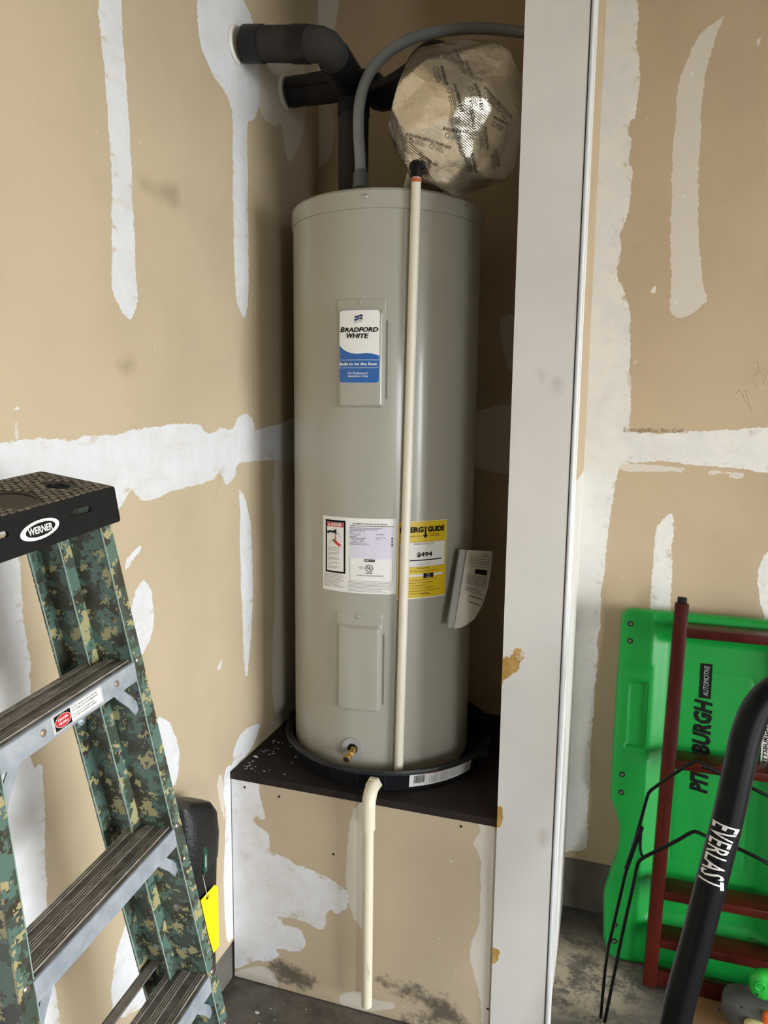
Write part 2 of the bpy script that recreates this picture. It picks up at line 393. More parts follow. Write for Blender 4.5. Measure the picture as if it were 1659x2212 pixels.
RP = [('mud', edge+corner),
      ('thin', r4([(650, 160), (810, 170), (830, 600), (640, 640), (620, 400)])),
      ('thin', r3([(1415, 78), (1350, 120), (1250, 200), (1180, 350), (1125, 500), (1110, 700), (1090, 900), (1085, 1100), (1075, 1400), (1080, 1650), (1068, 1820), (1085, 1880), (1130, 1905), (1180, 1890), (1295, 1800), (1270, 1700), (1250, 1500), (1240, 1200), (1255, 800), (1270, 550), (1300, 400), (1350, 220), (1390, 130)])),
      ('mud', r4([(955, 1700), (960, 1550), (970, 1400), (990, 1250), (1020, 1180), (1070, 1140), (1090, 1150), (1095, 1250), (1080, 1350), (1090, 1450), (1080, 1600), (1075, 1700), (1070, 2000), (950, 2000)])),
      ('mud', r7([(1590, 100), (1600, 0), (1680, -120), (1800, -100), (1800, 500), (1659, 420), (1630, 370), (1600, 250)])),
      ('thin', r4([(760, 840), (1000, 842), (1200, 878), (1000, 882), (800, 880)])), ('thin', r4([(1300, 870), (1400, 880), (1520, 890), (1500, 925), (1430, 925), (1410, 895), (1320, 905)])),
      ('mud', r3([(955, 1740), (985, 1705), (992, 1710), (975, 1760)])), ('mud', r3([(1590, 270), (1605, 215), (1622, 215), (1605, 280)])),
      # smears in the alcove
      ('thin', [(664, -60), (735, -60), (728, 40), (715, 120), (700, 200), (722, 250), (715, 330), (690, 360), (664, 380)]),
      ('thin', [(1080, 690), (1120, 690), (1118, 800), (1100, 800), (1090, 770)]), ('thin', [(1010, 900), (1120, 880), (1120, 1010), (1060, 1020), (1010, 990)]),
      ('stain', r4([(1345, 1250), (1360, 1260), (1355, 1285), (1345, 1270)]))]
wr = wall_grid('wall_back', span((0, XL, .012), (XL, XR, .05), (XR, 1.75, .008), (1.75, SIDE[3], .4)), span((.172, 2.95, .009), (2.95, CEIL, .05)), lambda u, v, b: (u, YB+b, v),
               [(k, pr(p)) for k, p in RP]+[('mud', [(XR-.02, 2.6), (XR+.085, 2.6), (XR+.08, 3.0), (XR+.085, 3.1), (XR-.02, 3.1)]), ('mud', [(1.3, 1.50), (2, 1.49), (5.9, 1.49), (5.9, 1.60), (2, 1.60), (1.3, 1.59)])], m_wallr, .1, kind='structure')
struct(MB().box((0, YB+.004, 0), (XL, YB+.1, .172)).box((XR, YB-.004, 0), (SIDE[3], YB+.1, .172)), 'stem_wall', m_curb, wr)
# board print and a pencil scrawl on the right wall
m_ink = plain('grey_print', '8a7454', .8)
fm = lambda u, v: (u, YB-.0012, v)
_q = hit(1365, 932, 1, YB); bp = MB(); text(bp, fm, 'EcoLightRoc for Ceil', _q[0]+.06, _q[2]+.004, .019, space=1.05); bp.build('board_print', m_ink, wr, 0)
sc = MB()
for c, pts in enumerate(([(1590, 855), (1598, 842), (1606, 850), (1612, 868), (1628, 888), (1622, 872), (1610, 842), (1616, 846)], [(1630, 785), (1638, 780), (1642, 795), (1630, 812), (1645, 800), (1658, 812), (1650, 830)], [(1632, 825), (1640, 838), (1652, 840)])):
    sc.tube([hit(x, y, 1, YB)-A((0, .0004, 0)) for x, y in pts], .0009, 4)
for x, y in r3([(1205, 443), (1153, 1178), (1107, 1806)])+r4([(1000, 1408)]):
    MB().disc(hit(x, y, 1, YB)-A((0, .0006, 0)), (0, -1, 0), .0055, .0004, 12).build('nail_dimple', m_mudfar, wr, 0)
sc.build('pencil_scrawl', plain('chalk_line', 'dcd2b8', .8), wr, 0)

# partition beside the alcove: painted end face and the trim along its open side
m_peel = wall_mat('painted_end_board', tan='dcd9d5', mud='c2a05a', thin='cfc8bd', peel='a07a3a')
pf = lambda pts: [(hit(x, y, 1, YF-.01)[0], hit(x, y, 1, YF-.01)[2]) for x, y in pts]
zp = lambda p: zoom(p, 4.095, 1060, 1360)
PP = [('mud', zp([(100, 260), (150, 240), (200, 225), (205, 170), (250, 170), (302, 205), (295, 250), (255, 300), (255, 340), (225, 380), (170, 410), (125, 440), (100, 490)])),
      ('mud', zp([(50, 1580), (90, 1580), (108, 1650), (105, 1700), (80, 1740), (50, 1750)])), ('mud', [(1055, 2050), (1074, 2050), (1079, 2064), (1074, 2080), (1055, 2078)]),
      ('stain', zp([(430, 1790), (480, 1770), (500, 1850), (450, 1930), (440, 1860)])), ('stain', r4([(280, 270), (330, 300), (310, 350), (285, 310)])), ('stain', r4([(380, 310), (420, 330), (410, 400), (380, 380)]))]
wp = wall_grid('wall_partition', span((XL, XR, .006)), span((0, 2.7, .008), (2.7, CEIL, .1)), lambda u, v, b: (u, YF-.01+b, v), [(k, pf(p)) for k, p in PP], m_peel, YB-YF+.01, kind='structure')
m_trim = plain('white_trim_paint', 'e8e9ea', .35, 0, .06, 10)
m_gap = plain('dark_gap', '22201d', .9)
tr = MB()
for y0, y1, x1 in ((YF-.004, YF+.036, .008), (YF+.052, YF+.066, .006), (YF+.10, YF+.112, .008)): tr.rbox((XR, y0, 0), (XR+x1, y1, CEIL), .0025)
struct(tr, 'trim_1', m_trim, smooth=35)
struct(MB().box((XR, YF+.036, 0), (XR+.003, YF+.052, 1.46)).box((XR, YF+.066, 0), (XR+.003, YF+.10, 1.46)), 'trim_2', m_trim)
struct(MB().box((XR, YF+.036, 1.46), (XR+.003, YF+.052, CEIL)).box((XR, YF+.066, 1.46), (XR+.003, YF+.10, CEIL)).box((XR, YF+.112, 1.46), (XR+.002, YB, CEIL)), 'wall_partition_side', plain('partition_paper', 'bda98b', .8, 0, .12, 6))
struct(MB().box((XR, YF+.112, 0), (XR+.0022, YB, 1.46)), 'wall_partition_coat', plain('partition_compound', 'd8d5cd', .75, 0, .12, 8))
struct(MB().box((XR-.0015, YF-.0106, 0), (XR+.0005, YF-.0042, CEIL)), 'trim_3', m_gap)

# platform: drywall front and stained plywood top
m_front = wall_mat('platform_drywall', tan='c4b398', mud='e3e4e8', thin='d8d2c8')
FP = [('mud', zf([(60, 60), (95, 75), (210, 92), (240, 95), (217, 110), (225, 180), (240, 240), (240, 285), (200, 275), (205, 310), (240, 330), (265, 370), (272, 430), (330, 460), (400, 500), (480, 530), (560, 570), (620, 610), (640, 650), (630, 700), (585, 730), (548, 715), (525, 800), (480, 790), (400, 752), (330, 742), (330, 785), (400, 800), (430, 845), (430, 885), (390, 908), (300, 892), (310, 930), (250, 960), (200, 950), (90, 1000), (60, 1000)])),
      ('thin', zf([(770, 190), (680, 220), (640, 340), (625, 560), (640, 680), (690, 790), (750, 790), (745, 500), (750, 300)])),
      ('thin', zf([(1245, 290), (1330, 330), (1345, 420), (1350, 800), (1340, 1300), (1285, 1300), (1255, 1100), (1215, 950), (1220, 860), (1255, 750), (1265, 560), (1260, 470), (1235, 420), (1225, 380), (1260, 340)])),
      ('thin', zf([(600, 1110), (680, 1090), (760, 1130), (850, 1150), (840, 1180), (700, 1190), (610, 1160)])), ('thin', zf([(100, 1000), (260, 980), (300, 1080), (110, 1030)])),
      ('dirt', zf([(250, 950), (330, 940), (420, 990), (480, 1050), (440, 1090), (330, 1060)])), ('dirt', zf([(760, 1030), (880, 1040), (960, 1070), (1090, 1120), (1170, 1180), (1170, 1260), (900, 1250), (1000, 1170), (850, 1110)])),
      ('dirt', zf([(890, 1215), (1000, 1235), (1000, 1280), (880, 1270)])),
      ('stain', zf([(140, 440), (180, 435), (170, 470), (150, 480)])), ('stain', zf([(120, 1000), (500, 1110), (900, 1230), (1000, 1290), (300, 1130), (110, 1050)])), ('stain', zf([(860, 195), (1100, 240), (1330, 290), (1250, 300), (1000, 245)]))]
pfr = lambda pts: [(hit(x, y, 1, YF)[0], hit(x, y, 1, YF)[2]) for x, y in pts]
wfp = wall_grid('wall_platform', span((0.003, XL-.001, .005)), span((.004, ZP-.012, .005)), lambda u, v, b: (u, YF+b, v), [(k, pfr(p)) for k, p in FP], m_front, .0125, kind='structure')
sh = MB()
for x, y in zf([(150, 132), (313, 176), (1170, 316), (1297, 1177), (568, 447)]):
    sh.disc(hit(x, y, 1, YF)-A((0, .0006, 0)), (0, -1, 0), .0034 if x > 520 else .004, .0003, 12)
sh.build('screw_hole', m_gap, wfp, 0)
m_ply = plain('stained_plywood', '0e0b0a', .8, 0, .5, 9, .5, 60, (1, .2, 1), '251712')
pt = struct(MB().box((.001, YF-.002, ZP-.02), (XL-.001, YB-.001, ZP)), 'floor_platform', m_ply)
struct(MB().box((.004, YF+.02, 0), (.04, YB-.01, ZP-.021)).box((XL-.04, YF+.02, 0), (XL-.004, YB-.01, ZP-.021)), 'floor_platform_frame', m_ply)
# crumbs of compound swept into the corners
cr = MB(); r_ = random.Random(3)
for k in range(85):
    if k < 50: x, y, z = .02+abs(r_.gauss(0, .05)), YF+.02+r_.random()*.22, ZP
    else: x, y, z = r_.uniform(.02, .42), r_.uniform(1.2, 1.68), 0
    s_ = r_.choice((.0012, .0018, .0025, .0055 if k % 6 == 0 else .002)); a = r_.random()*3.14
    pts = [(x+s_*(1+.6*r_.random())*math.cos(a+t), y+s_*.6*math.sin(a+t), z+.0002) for t in (0, 1.2, 2.5, 3.6, 5)]
    cr.prism(pts, (0, 0, s_*.5))
tag(cr.build('compound_crumbs', m_mudfar, None, 0), 'white crumbs of dried compound scattered by the platform corner', 'debris')['kind'] = 'stuff'

# ------------------------------------------------------------------ water heater
HX, HY, HR = .3401, 2.0185, .2595
Z0, Z1 = ZP+.008, 2.171
m_enam = NT('grey_enamel'); _p = m_enam.pos()
m_enam.base(m_enam.mix(m_enam.noise(_p, 3, 3), lin('a9a79b'), lin('a3a196'))); m_enam.rough(.3); m_enam.b.inputs['Coat Weight'].default_value = .35; m_enam.b.inputs['Coat Roughness'].default_value = .12
m_enam.bump(m_enam.noise(_p, 500, 2), .03, .001); m_enam = m_enam.m
m_zinc = plain('zinc_screw', 'c8c8c4', .3, 1)
m_black = plain('black_print', '141414', .5)
m_white = plain('white_label', 'ecebe8', .4, 0, .03)
m_dark = plain('dark_recess', '0d0c0b', .9)
heater = thing('water_heater', 'tall grey electric storage water heater standing in the black pan', 'water heater', (HX, HY, Z0))
def cyl(off=0.0, a0=0.0, z0=0.0):
    """label coordinates on the tank: u metres round to the right of angle a0, v metres up from z0"""
    R = HR+off
    def f(u, v): a = math.radians(a0)+u/HR; return (HX+R*math.cos(a), HY+R*math.sin(a), z0+v)
    return f
MB().lathe([(HR-.012, Z0), (HR, Z0+.006), (HR, 2.13)], (HX, HY, 0), 128).build('tank_jacket', m_enam, heater)
MB().lathe([(HR+.0005, 2.122), (HR+.003, 2.1235), (HR+.003, 2.164), (HR-.003, Z1), (.02, Z1), (0, Z1)], (HX, HY, 0), 128).build('top_cap', m_enam, heater)
for a in (-142.8, -84.1, -22.6, 30, 95, 160):
    c = cyl(.003, a, 2.15)(0, 0); n = (math.cos(math.radians(a)), math.sin(math.radians(a)), 0)
    MB().disc(c, n, .006, .002, 10, .0015).build('screw', m_zinc, heater)
sm = MB(); f = cyl(.0008, -62.4, 0); sm.grid(1, 1, lambda a, b: f(-.004+.008*a, Z0+.01+b*(2.12-Z0))); sm.build('jacket_seam', m_enam, heater, 0)
def srr(u, v, hw, hh, r):   # distance inside a rounded rectangle centred on 0
    qx, qy = abs(u)-hw+r, abs(v)-hh+r
    return r-(math.hypot(max(qx, 0), max(qy, 0))+min(max(qx, qy), 0))
def ss(x, a, b):
    t = min(1, max(0, (x-a)/(b-a))); return t*t*(3-2*t)
def panel(zb, zt):
    a0 = -86.6; w = .1315; h = zt-zb; f0 = cyl(0, a0, zb)
    root = None; mb = MB()
    us = sorted(set([round(x, 5) for x in list(np.linspace(-.0665, .0665, 45))])); vs = list(np.linspace(-.001, h+.001, 81))
    def P(u, v):
        o = -.003+.0048*ss(srr(u, v-h/2, w/2, h/2, .008), -.0005, .0008)
        o += .0135*ss(srr(u-.003, v-(h-.033)/2+.001, w/2-.006, (h-.033)/2+.003, .010), .0, .009)
        a = math.radians(a0)+u/HR; R = HR+o; return (HX+R*math.cos(a), HY+R*math.sin(a), zb+v)
    mb.add([P(u, v) for v in vs for u in us], [(j*len(us)+i, j*len(us)+i+1, (j+1)*len(us)+i+1, (j+1)*len(us)+i) for j in range(len(vs)-1) for i in range(len(us)-1)])
    o = mb.build('access_panel', m_enam, heater, 60)
    c = f0(-.003, h-.011); n = (math.cos(math.radians(a0)), math.sin(math.radians(a0)), 0)
    MB().disc(A(c)+A(n)*.0018, n, .0048, .0018, 10, .001).build('screw', m_zinc, o)
    lip = MB(); g = cyl(.004, a0, zb); lip.tube([g(w/2+.005, .02), g(w/2+.005, h-.055)], .0016, 8); lip.build('panel_clip', m_enam, o)
    return o
up_p = panel(1.643, 1.911); lo_p = panel(.841, 1.107)

# brand sticker on the upper panel
m_blue = plain('label_blue', '2c64a8', .35, 0, .05); m_navy = plain('label_navy', '1e2b5c', .35); m_silver = plain('label_silver', 'b8bccb', .35)
su = .0502; f = cyl(.0152, -86.35, 1.703); SW, SH = .0970, .1756
def rrect_grid(mb, fm, hw, hh, r, cv, n=16, m=24, lo=None, hi=None):
    """rounded rectangle strip by rows; lo(u), hi(u) may cut it"""
    cols = list(np.linspace(-hw, hw, n*2+1)); cols = sorted(set(cols+[-hw+r*(1-math.cos(t)) for t in np.linspace(0, 1.57, 6)]+[hw-r*(1-math.cos(t)) for t in np.linspace(0, 1.57, 6)]))
    vs = []
    for u in cols:
        e = max(0, abs(u)-(hw-r)); c = r-math.sqrt(max(0, r*r-e*e)); a, b = cv-hh+c, cv+hh-c
        if lo: a = max(a, lo(u))
        if hi: b = min(b, hi(u))
        vs += [fm(u, a), fm(u, max(a, b))]
    mb.add(vs, [(2*i, 2*i+2, 2*i+3, 2*i+1) for i in range(len(cols)-1)])
b = MB(); rrect_grid(b, cyl(.0160, -86.35, 1.703), SW/2+.0012, SH/2+.0012, .009, SH/2); bs = b.build('brand_sticker', m_silver, up_p, 0)
wave = lambda u: float(np.interp(u/SW, [-.5, -.42, -.33, -.2, -.08, .05, .18, .3, .4, .5], [.525, .475, .44, .413, .403, .405, .411, .408, .394, .375]))*SH
b = MB(); rrect_grid(b, cyl(.0163, -86.35, 1.703), SW/2, SH/2, .008, SH/2); b.build('sticker_face', m_white, up_p, 0)
b = MB(); rrect_grid(b, cyl(.0166, -86.35, 1.703), SW/2, SH/2, .008, SH/2, hi=wave); b.build('sticker_blue_field', m_blue, up_p, 0)
f = cyl(.0169, -86.35, 1.703)
b = MB(); K = dict(bold=.04, shear=.2, res=3); fit(b, f, 'B', -.0470, -.0352, .1236, .1362, **K); fit(b, f, 'RADFORD', -.0350, .0462, .1236, .1348, **K)
fit(b, f, 'W', -.0308, -.0130, .1084, .1212, **K); fit(b, f, 'HITE', -.0158, .0235, .1084, .1198, **K); b.build('lettering', m_black, up_p, 0)
b = MB(); fit(b, f, 'Built to be the Best', -.0475, .0435, .0425, .0492, bold=.03)
rect(b, f, -.047, .0553, .047, .0562, 8); rect(b, f, -.047, .0362, .047, .0371, 8)
fit(b, f, 'For Professional', -.0265, .0215, .0205, .0262, shear=.2, bold=.01); fit(b, f, 'Installation Only', -.0265, .0235, .0125, .0187, shear=.2, bold=.01); b.build('lettering', m_white, up_p, 0)
fl = lambda u, v: f(u-.003+(v-.152)*.18, v+.002*math.sin(u*300))
b = MB()
for r0 in (.1595, .1525): b.grid(10, 1, lambda s, t: fl(-.0085+.019*s, r0+.0045*t))
b.build('flag_mark', m_navy, up_p, 0)
b = MB(); b.grid(10, 1, lambda s, t: fl(-.0085+.019*s, .1465+.0035*t)); b.grid(10, 1, lambda s, t: fl(-.0085+.019*s, .157+.0025*t)); b.build('flag_mark', m_silver, up_p, 0)
b = MB(); b.grid(1, 1, lambda s, t: fl(.002+.0025*s, .153+.010*t)); b.build('flag_mark', m_white, up_p, 0)

# rating plate label
m_red = plain('label_red', 'c8242c', .4); m_violet = plain('label_lilac', 'dcd9ea', .4, 0, .04)
RW, RH = HR*math.radians(45.7), .1985
f0 = cyl(.0006, -87.65, 1.160); b = MB(); rrect_grid(b, f0, RW/2, RH/2, .003, RH/2); rl = b.build('rating_label', m_white, heater, 0)
f = cyl(.0009, -87.65, 1.160); f2 = cyl(.0012, -87.65, 1.160)
U = lambda p: -RW/2+RW*p; V = lambda q: RH*q
b = MB(); rect(b, f, U(.045), V(.245), U(.345), V(.955), 6); b.build('danger_border', m_black, rl, 0)
b = MB(); rect(b, f2, U(.07), V(.27), U(.32), V(.925), 6); b.build('danger_panel', m_white, rl, 0)
f3 = cyl(.0015, -87.65, 1.160)
b = MB(); rect(b, f3, U(.073), V(.865), U(.317), V(.922), 6); b.build('danger_banner', m_red, rl, 0)
f4 = cyl(.0018, -87.65, 1.160)
b = MB(); text(b, f4, 'DANGER', U(.215), V(.893), .0115, w=.032, bold=.03); b.add([f4(U(.085), V(.875)), f4(U(.125), V(.875)), f4(U(.105), V(.913))], [(0, 1, 2)]); b.build('lettering', m_white, rl, 0)
b = MB()
b.tube([f3(U(.11), V(.80)), f3(U(.165), V(.795)), f3(U(.205), V(.795)), f3(U(.21), V(.765))], .0026, 6); b.tube([f3(U(.18), V(.81)), f3(U(.215), V(.822))], .0022, 6)
b.tube([f3(U(.085), V(.79)), f3(U(.105), V(.785))], .0035, 6)
for k in range(3): b.tube([f3(U(.16+.016*k), V(.685+.008*k)), f3(U(.20+.016*k), V(.65)), f3(U(.25), V(.62))], .0009, 5)
b.tube([f3(U(.12), V(.64)), f3(U(.15), V(.685)), f3(U(.19), V(.70))], .0003, 4); b.tube([f3(U(.25), V(.79)), f3(U(.252), V(.745)), f3(U(.30), V(.725))], .0003, 4)
b.build('scald_drawing', m_black, rl, 0)
b = MB(); b.tube([f3(U(.2), V(.665)), f3(U(.24), V(.64)), f3(U(.275), V(.618))], .0035, 6); b.tube([f3(U(.205), V(.755)), f3(U(.205), V(.69))], .0016, 6); b.build('scald_drawing', m_red, rl, 0)
b = MB()
for s_, q in (('Water temperature over 125F', .585), ('can cause severe burns', .567), ('instantly or death from scalds.', .549), ('Children, disabled and elderly', .517), ('are at highest risk of being', .499), ('scalded.', .481), ('See instruction manual before', .449), ('setting temperature at water', .431), ('heater.', .413), ('Feel water before bathing or', .382), ('showering.', .364), ('Temperature limiting valves are', .33), ('available, see manual.', .312)):
    text(b, f3, s_, U(.08), V(q), .0030, res=1, align='LEFT', bold=.012)
text(b, f, 'AUTOMATIC STORAGE WATER HEATER', U(.66), V(.925), .0058, w=.092, bold=.01)
rect(b, f, U(.41), V(.895), U(.965), V(.902), 8)
for i, (l_, r2) in enumerate((('BRADFORD WHITE CORPORATION  www.bradfordwhite.com', ''), ('200 LAFAYETTE STREET  MIDDLEVILLE MI 49333  USA', ''), ('Model No: RE250T6-1NCWW', ''), ('Serial No: ', ''), ('Nom. Cap.   50 US gal', 'Type: ELECTRIC'), ('            189.3 liters', ''), ('Voltage: 240V', '1 Phase AC ONLY'), ('Wattage Upper Element: 4500W', '50/60 Hz'), ('        Lower Element: 4500W', ''), ('        Maximum        4500W', ''), ('Wattage Rating Based on 50/60 Hz', ''), ('Pressure: Test 300 psi, Working 150 psi', ''))):
    text(b, f3, l_, U(.405), V(.873-i*.0198), .0032, res=1, align='LEFT', bold=.015)
    if r2: text(b, f3, r2, U(.74), V(.873-i*.0198), .0032, res=1, align='LEFT', bold=.015)
for i in range(9): rect(b, f3, U(.932), V(.63+.014*i), U(.955), V(.63+.014*i+(.004+.007*((i*7) % 3)/2)))
frame(b, f, U(.405), V(.165), U(.952), V(.50), .0006); b.build('lettering', m_black, rl, 0)
b = MB(); rect(b, f2, U(.402), V(.47), U(.955), V(.885), 8); b.build('typed_plate', m_violet, rl, 0)
b = MB(); rect(b, f4, U(.60), V(.43), U(.73), V(.463), 3); b.build('logo_bar', m_black, rl, 0)
b = MB(); f5 = cyl(.0021, -87.65, 1.160); text(b, f5, 'AHRI', U(.63), V(.447), .0042, bold=.03); text(b, f5, 'CERTIFIED', U(.69), V(.447), .0026); b.build('lettering', m_white, rl, 0)
b = MB()
ring = [f3(U(.66)+.0088*math.cos(t), V(.345)+.0088*math.sin(t)) for t in np.linspace(0, 6.283, 33)]; b.tube(ring, .0007, 5, False)
text(b, f3, 'U', U(.65), V(.352), .0095, bold=.03); text(b, f3, 'L', U(.675), V(.334), .0095, bold=.03); text(b, f3, 'LISTED', U(.66), V(.278), .0052, bold=.03); text(b, f3, 'UL LISTED', U(.555), V(.362), .0026, res=1); text(b, f3, 'CONFORMS TO', U(.555), V(.347), .0026, res=1); text(b, f3, 'UL STD 174', U(.555), V(.332), .0026, res=1)
text(b, f3, 'HOUSEHOLD STORAGE TANK WATER HEATER', U(.67), V(.243), .0042, w=.07, res=1)
fine_print(b, f, U(.02), U(.33), V(.225), 11, RH*.0165, .0008, 4); fine_print(b, f, U(.38), U(.955), V(.15), 6, RH*.0165, .0008, 5, .05); fine_print(b, f, U(.38), U(.955), V(.045), 2, RH*.0165, .0008, 6, .3); b.build('fine_print', m_black, rl, 0)

# yellow energy label
m_yel = plain('energy_yellow', 'e3c21a', .4, 0, .05)
a0, a1 = -64.0, -32.6; EW, EH = HR*math.radians(a1-a0), .2025; am = (a0+a1)/2
f0 = cyl(.0005, am, 1.148); f = cyl(.0008, am, 1.148); f2 = cyl(.0011, am, 1.148); f3 = cyl(.0014, am, 1.148)
U = lambda p: -EW/2+EW*p; V = lambda q: EH*q
b = MB(); rrect_grid(b, f0, EW/2+.0015, EH/2+.002, .002, EH/2-.001); el = b.build('energy_label', m_white, heater, 0)
b = MB(); rrect_grid(b, f, EW/2, EH/2, .002, EH/2); b.build('yellow_face', m_yel, el, 0)
b = MB(); rect(b, f2, U(.03), V(.408), U(.968), V(.732), 8); rect(b, f2, U(.05), V(.28), U(.927), V(.31), 8); b.build('white_panel', m_white, el, 0)
b = MB(); K = dict(bold=.06); fit(b, f2, 'ENERG', U(.03), U(.485), V(.857), V(.932), **K); fit(b, f2, 'Y', U(.485), U(.565), V(.857), V(.932), **K); fit(b, f2, 'GUIDE', U(.57), U(.945), V(.857), V(.932), **K)
rect(b, f2, U(.508), V(.80), U(.542), V(.89)); b.add([f2(U(.470), V(.822)), f2(U(.525), V(.778)), f2(U(.582), V(.822)), f2(U(.55), V(.825)), f2(U(.5), V(.825))], [(0, 1, 2, 3, 4)])
fit(b, f3, 'Estimated Yearly Energy Cost', U(.304), U(.712), V(.69), V(.722)); fit(b, f3, '$494', U(.354), U(.677), V(.53), V(.60), bold=.04)
rect(b, f3, U(.06), V(.487), U(.896), V(.502), 8); b.add([f3(U(.885), V(.525)), f3(U(.893), V(.508)), f3(U(.901), V(.525))], [(0, 1, 2)]); fit(b, f3, 'Cost Range of Similar Models', U(.36), U(.63), V(.43), V(.447)); frame(b, f3, U(.03), V(.408), U(.968), V(.732), .0004)
fit(b, f2, 'First Hour Rating', U(.37), U(.62), V(.372), V(.398)); fit(b, f2, '(How much hot water you get in the first hour of use)', U(.05), U(.84), V(.338), V(.36))
rect(b, f3, U(.497), V(.255), U(.709), V(.318), 4); fit(b, f2, 'Tank Size Capacity: 50 Gallons', U(.08), U(.44), V(.80), V(.818)); fine_print(b, f2, U(.62), U(.85), V(.835), 2, .005, .002, 9)
fine_print(b, f2, U(.08), U(.9), V(.235), 6, .0072, .0012, 8, .5); text(b, f2, 'ftc.gov/energy', U(.55), V(.045), .0048, w=.025)
b.build('lettering', m_black, el, 0)
f4 = cyl(.0017, am, 1.148); b = MB(); fit(b, f4, 'HIGH', U(.57), U(.635), V(.292), V(.309)); fit(b, f4, '62 Gal', U(.555), U(.65), V(.264), V(.28)); b.build('lettering', m_white, el, 0)

# drain valve
m_brass = plain('brass', 'd0a860', .25, .85, .2, 40); m_ring = plain('plastic_ring', 'a5a7a6', .45)
va = math.radians(-89.5); vn = A((math.cos(va), math.sin(va), 0)); vt = A((-vn[1], vn[0], 0)); vc = A((HX, HY, .7295))+vn*(HR)
vl = lambda x, y, z: tuple(vc+vt*x+A((0, 0, 1))*y+vn*z)
b = MB(); b.lathe([(.0145, .0), (.0145, .003), (.030, .0035), (.0305, 0)], n=40, f=lambda x, y, z: vl(x, y, z)); dv = b.build('drain_valve', m_ring, heater)
MB().disc(vc+vn*.0012, vn, .0145, .0004, 24).build('valve_recess', m_dark, dv, 0)
d_ = unit(vn+vt*-.12+A((0, 0, -.28)))
b = MB(); b.tube([vc-vn*.002+vt*.004, vc+d_*.02+vt*.004], .008, 14); b.tube([vc+d_*.018+vt*.003, vc+d_*.030+vt*.003], .0098, 6); b.tube([vc+d_*.030+vt*.002, vc+d_*.046+vt*.002], [.0085, .0108, .0112], 18); b.build('brass_spout', m_brass, dv)
b = MB(); b.disc(vc+d_*.0455+vt*.002, d_, .0072, .0008, 16); b.build('spout_bore', m_dark, dv, 0)
b = MB(); b.tube([vc+d_*.022+vt*.006+A((0, 0, .006)), vc+d_*.022+vt*.010+A((0, 0, .017))], .0042, 10); b.rbox((-.006, -.002, -.002), (.006, .002, .002), .0008, lambda x, y, z: tuple(vc+d_*.022+vt*(.0105+x)+A((0, 0, .0175+z))+vn*y)); b.build('valve_stem', m_brass, dv)

# instruction booklet in its sleeve at the side of the tank
m_paper = plain('booklet_paper', 'c9c4ba', .7, 0, .05); m_sleeve = plain('clear_sleeve', 'aeaeac', .25)
bk = thing('instruction_booklet', 'folded instruction booklet hanging off the side of the grey heater', 'booklet', at(1003, 1340, 1.92))
tl, tr_, bl, br = at(1007, 1188, 1.95), at(1064, 1192, 2.02), at(981, 1358, 1.93), at(1032, 1330, 1.99)
_bl = [at(1009, 1188, 1.95), at(981, 1358, 1.93)]
_br = [at(x, y, d) for x, y, d in ((1064, 1191, 2.02), (1061, 1228, 2.02), (1054, 1270, 2.01), (1042, 1308, 1.99), (1024, 1338, 1.97), (1003, 1353, 1.95))]
def bkf(off):
    n = unit(np.cross(tr_-tl, bl-tl)); n = -n if n@FW > 0 else n
    def f(s, t):
        k = min(t*5, 4.9999); i = int(k); r = _br[i]*(1-(k-i))+_br[i+1]*(k-i); l = _bl[0]*(1-t)+_bl[1]*t
        return l*(1-s)+r*s+n*(off+.008*math.sin(math.pi*s)*(1-.5*t))
    return f
def sheet(off, th=.0006, du=0, name='booklet_page', mat=None):
    b = MB(); f = bkf(off); g = bkf(off-th); sft = (tl-tr_)*du
    b.grid(12, 20, lambda s, t: f(s, t)+sft); b.grid(12, 20, lambda s, t: g(s, t)+sft)
    return b.build(name, mat or m_paper, bk, 60, fix=False)
sheet(.0); sheet(-.008, .004, .17, 'sleeve', m_sleeve)
f_ = bkf(.0012); fb = lambda u, v: f_(u, v)
b = MB(); fine_print(b, lambda u, v: fb(u, 1-v), .12, .95, .90, 4, .022, .006, 3, .1); frame(b, lambda u, v: fb(u, 1-v), .08, .80, .97, .93, .004)
rect(b, lambda u, v: fb(u, 1-v), .34, .72, .82, .775, 3); fine_print(b, lambda u, v: fb(u, 1-v), .12, .92, .70, 6, .021, .006, 5, .1); fine_print(b, lambda u, v: fb(u, 1-v), .12, .92, .55, 3, .021, .006, 6, .3); frame(b, lambda u, v: fb(u, 1-v), .3, .38, .9, .46, .008)
text(b, lambda u, v: fb(u, 1-v), 'ELECTRIC', .66, .95, .05, res=1); b.build('booklet_print', m_black, bk, 0)

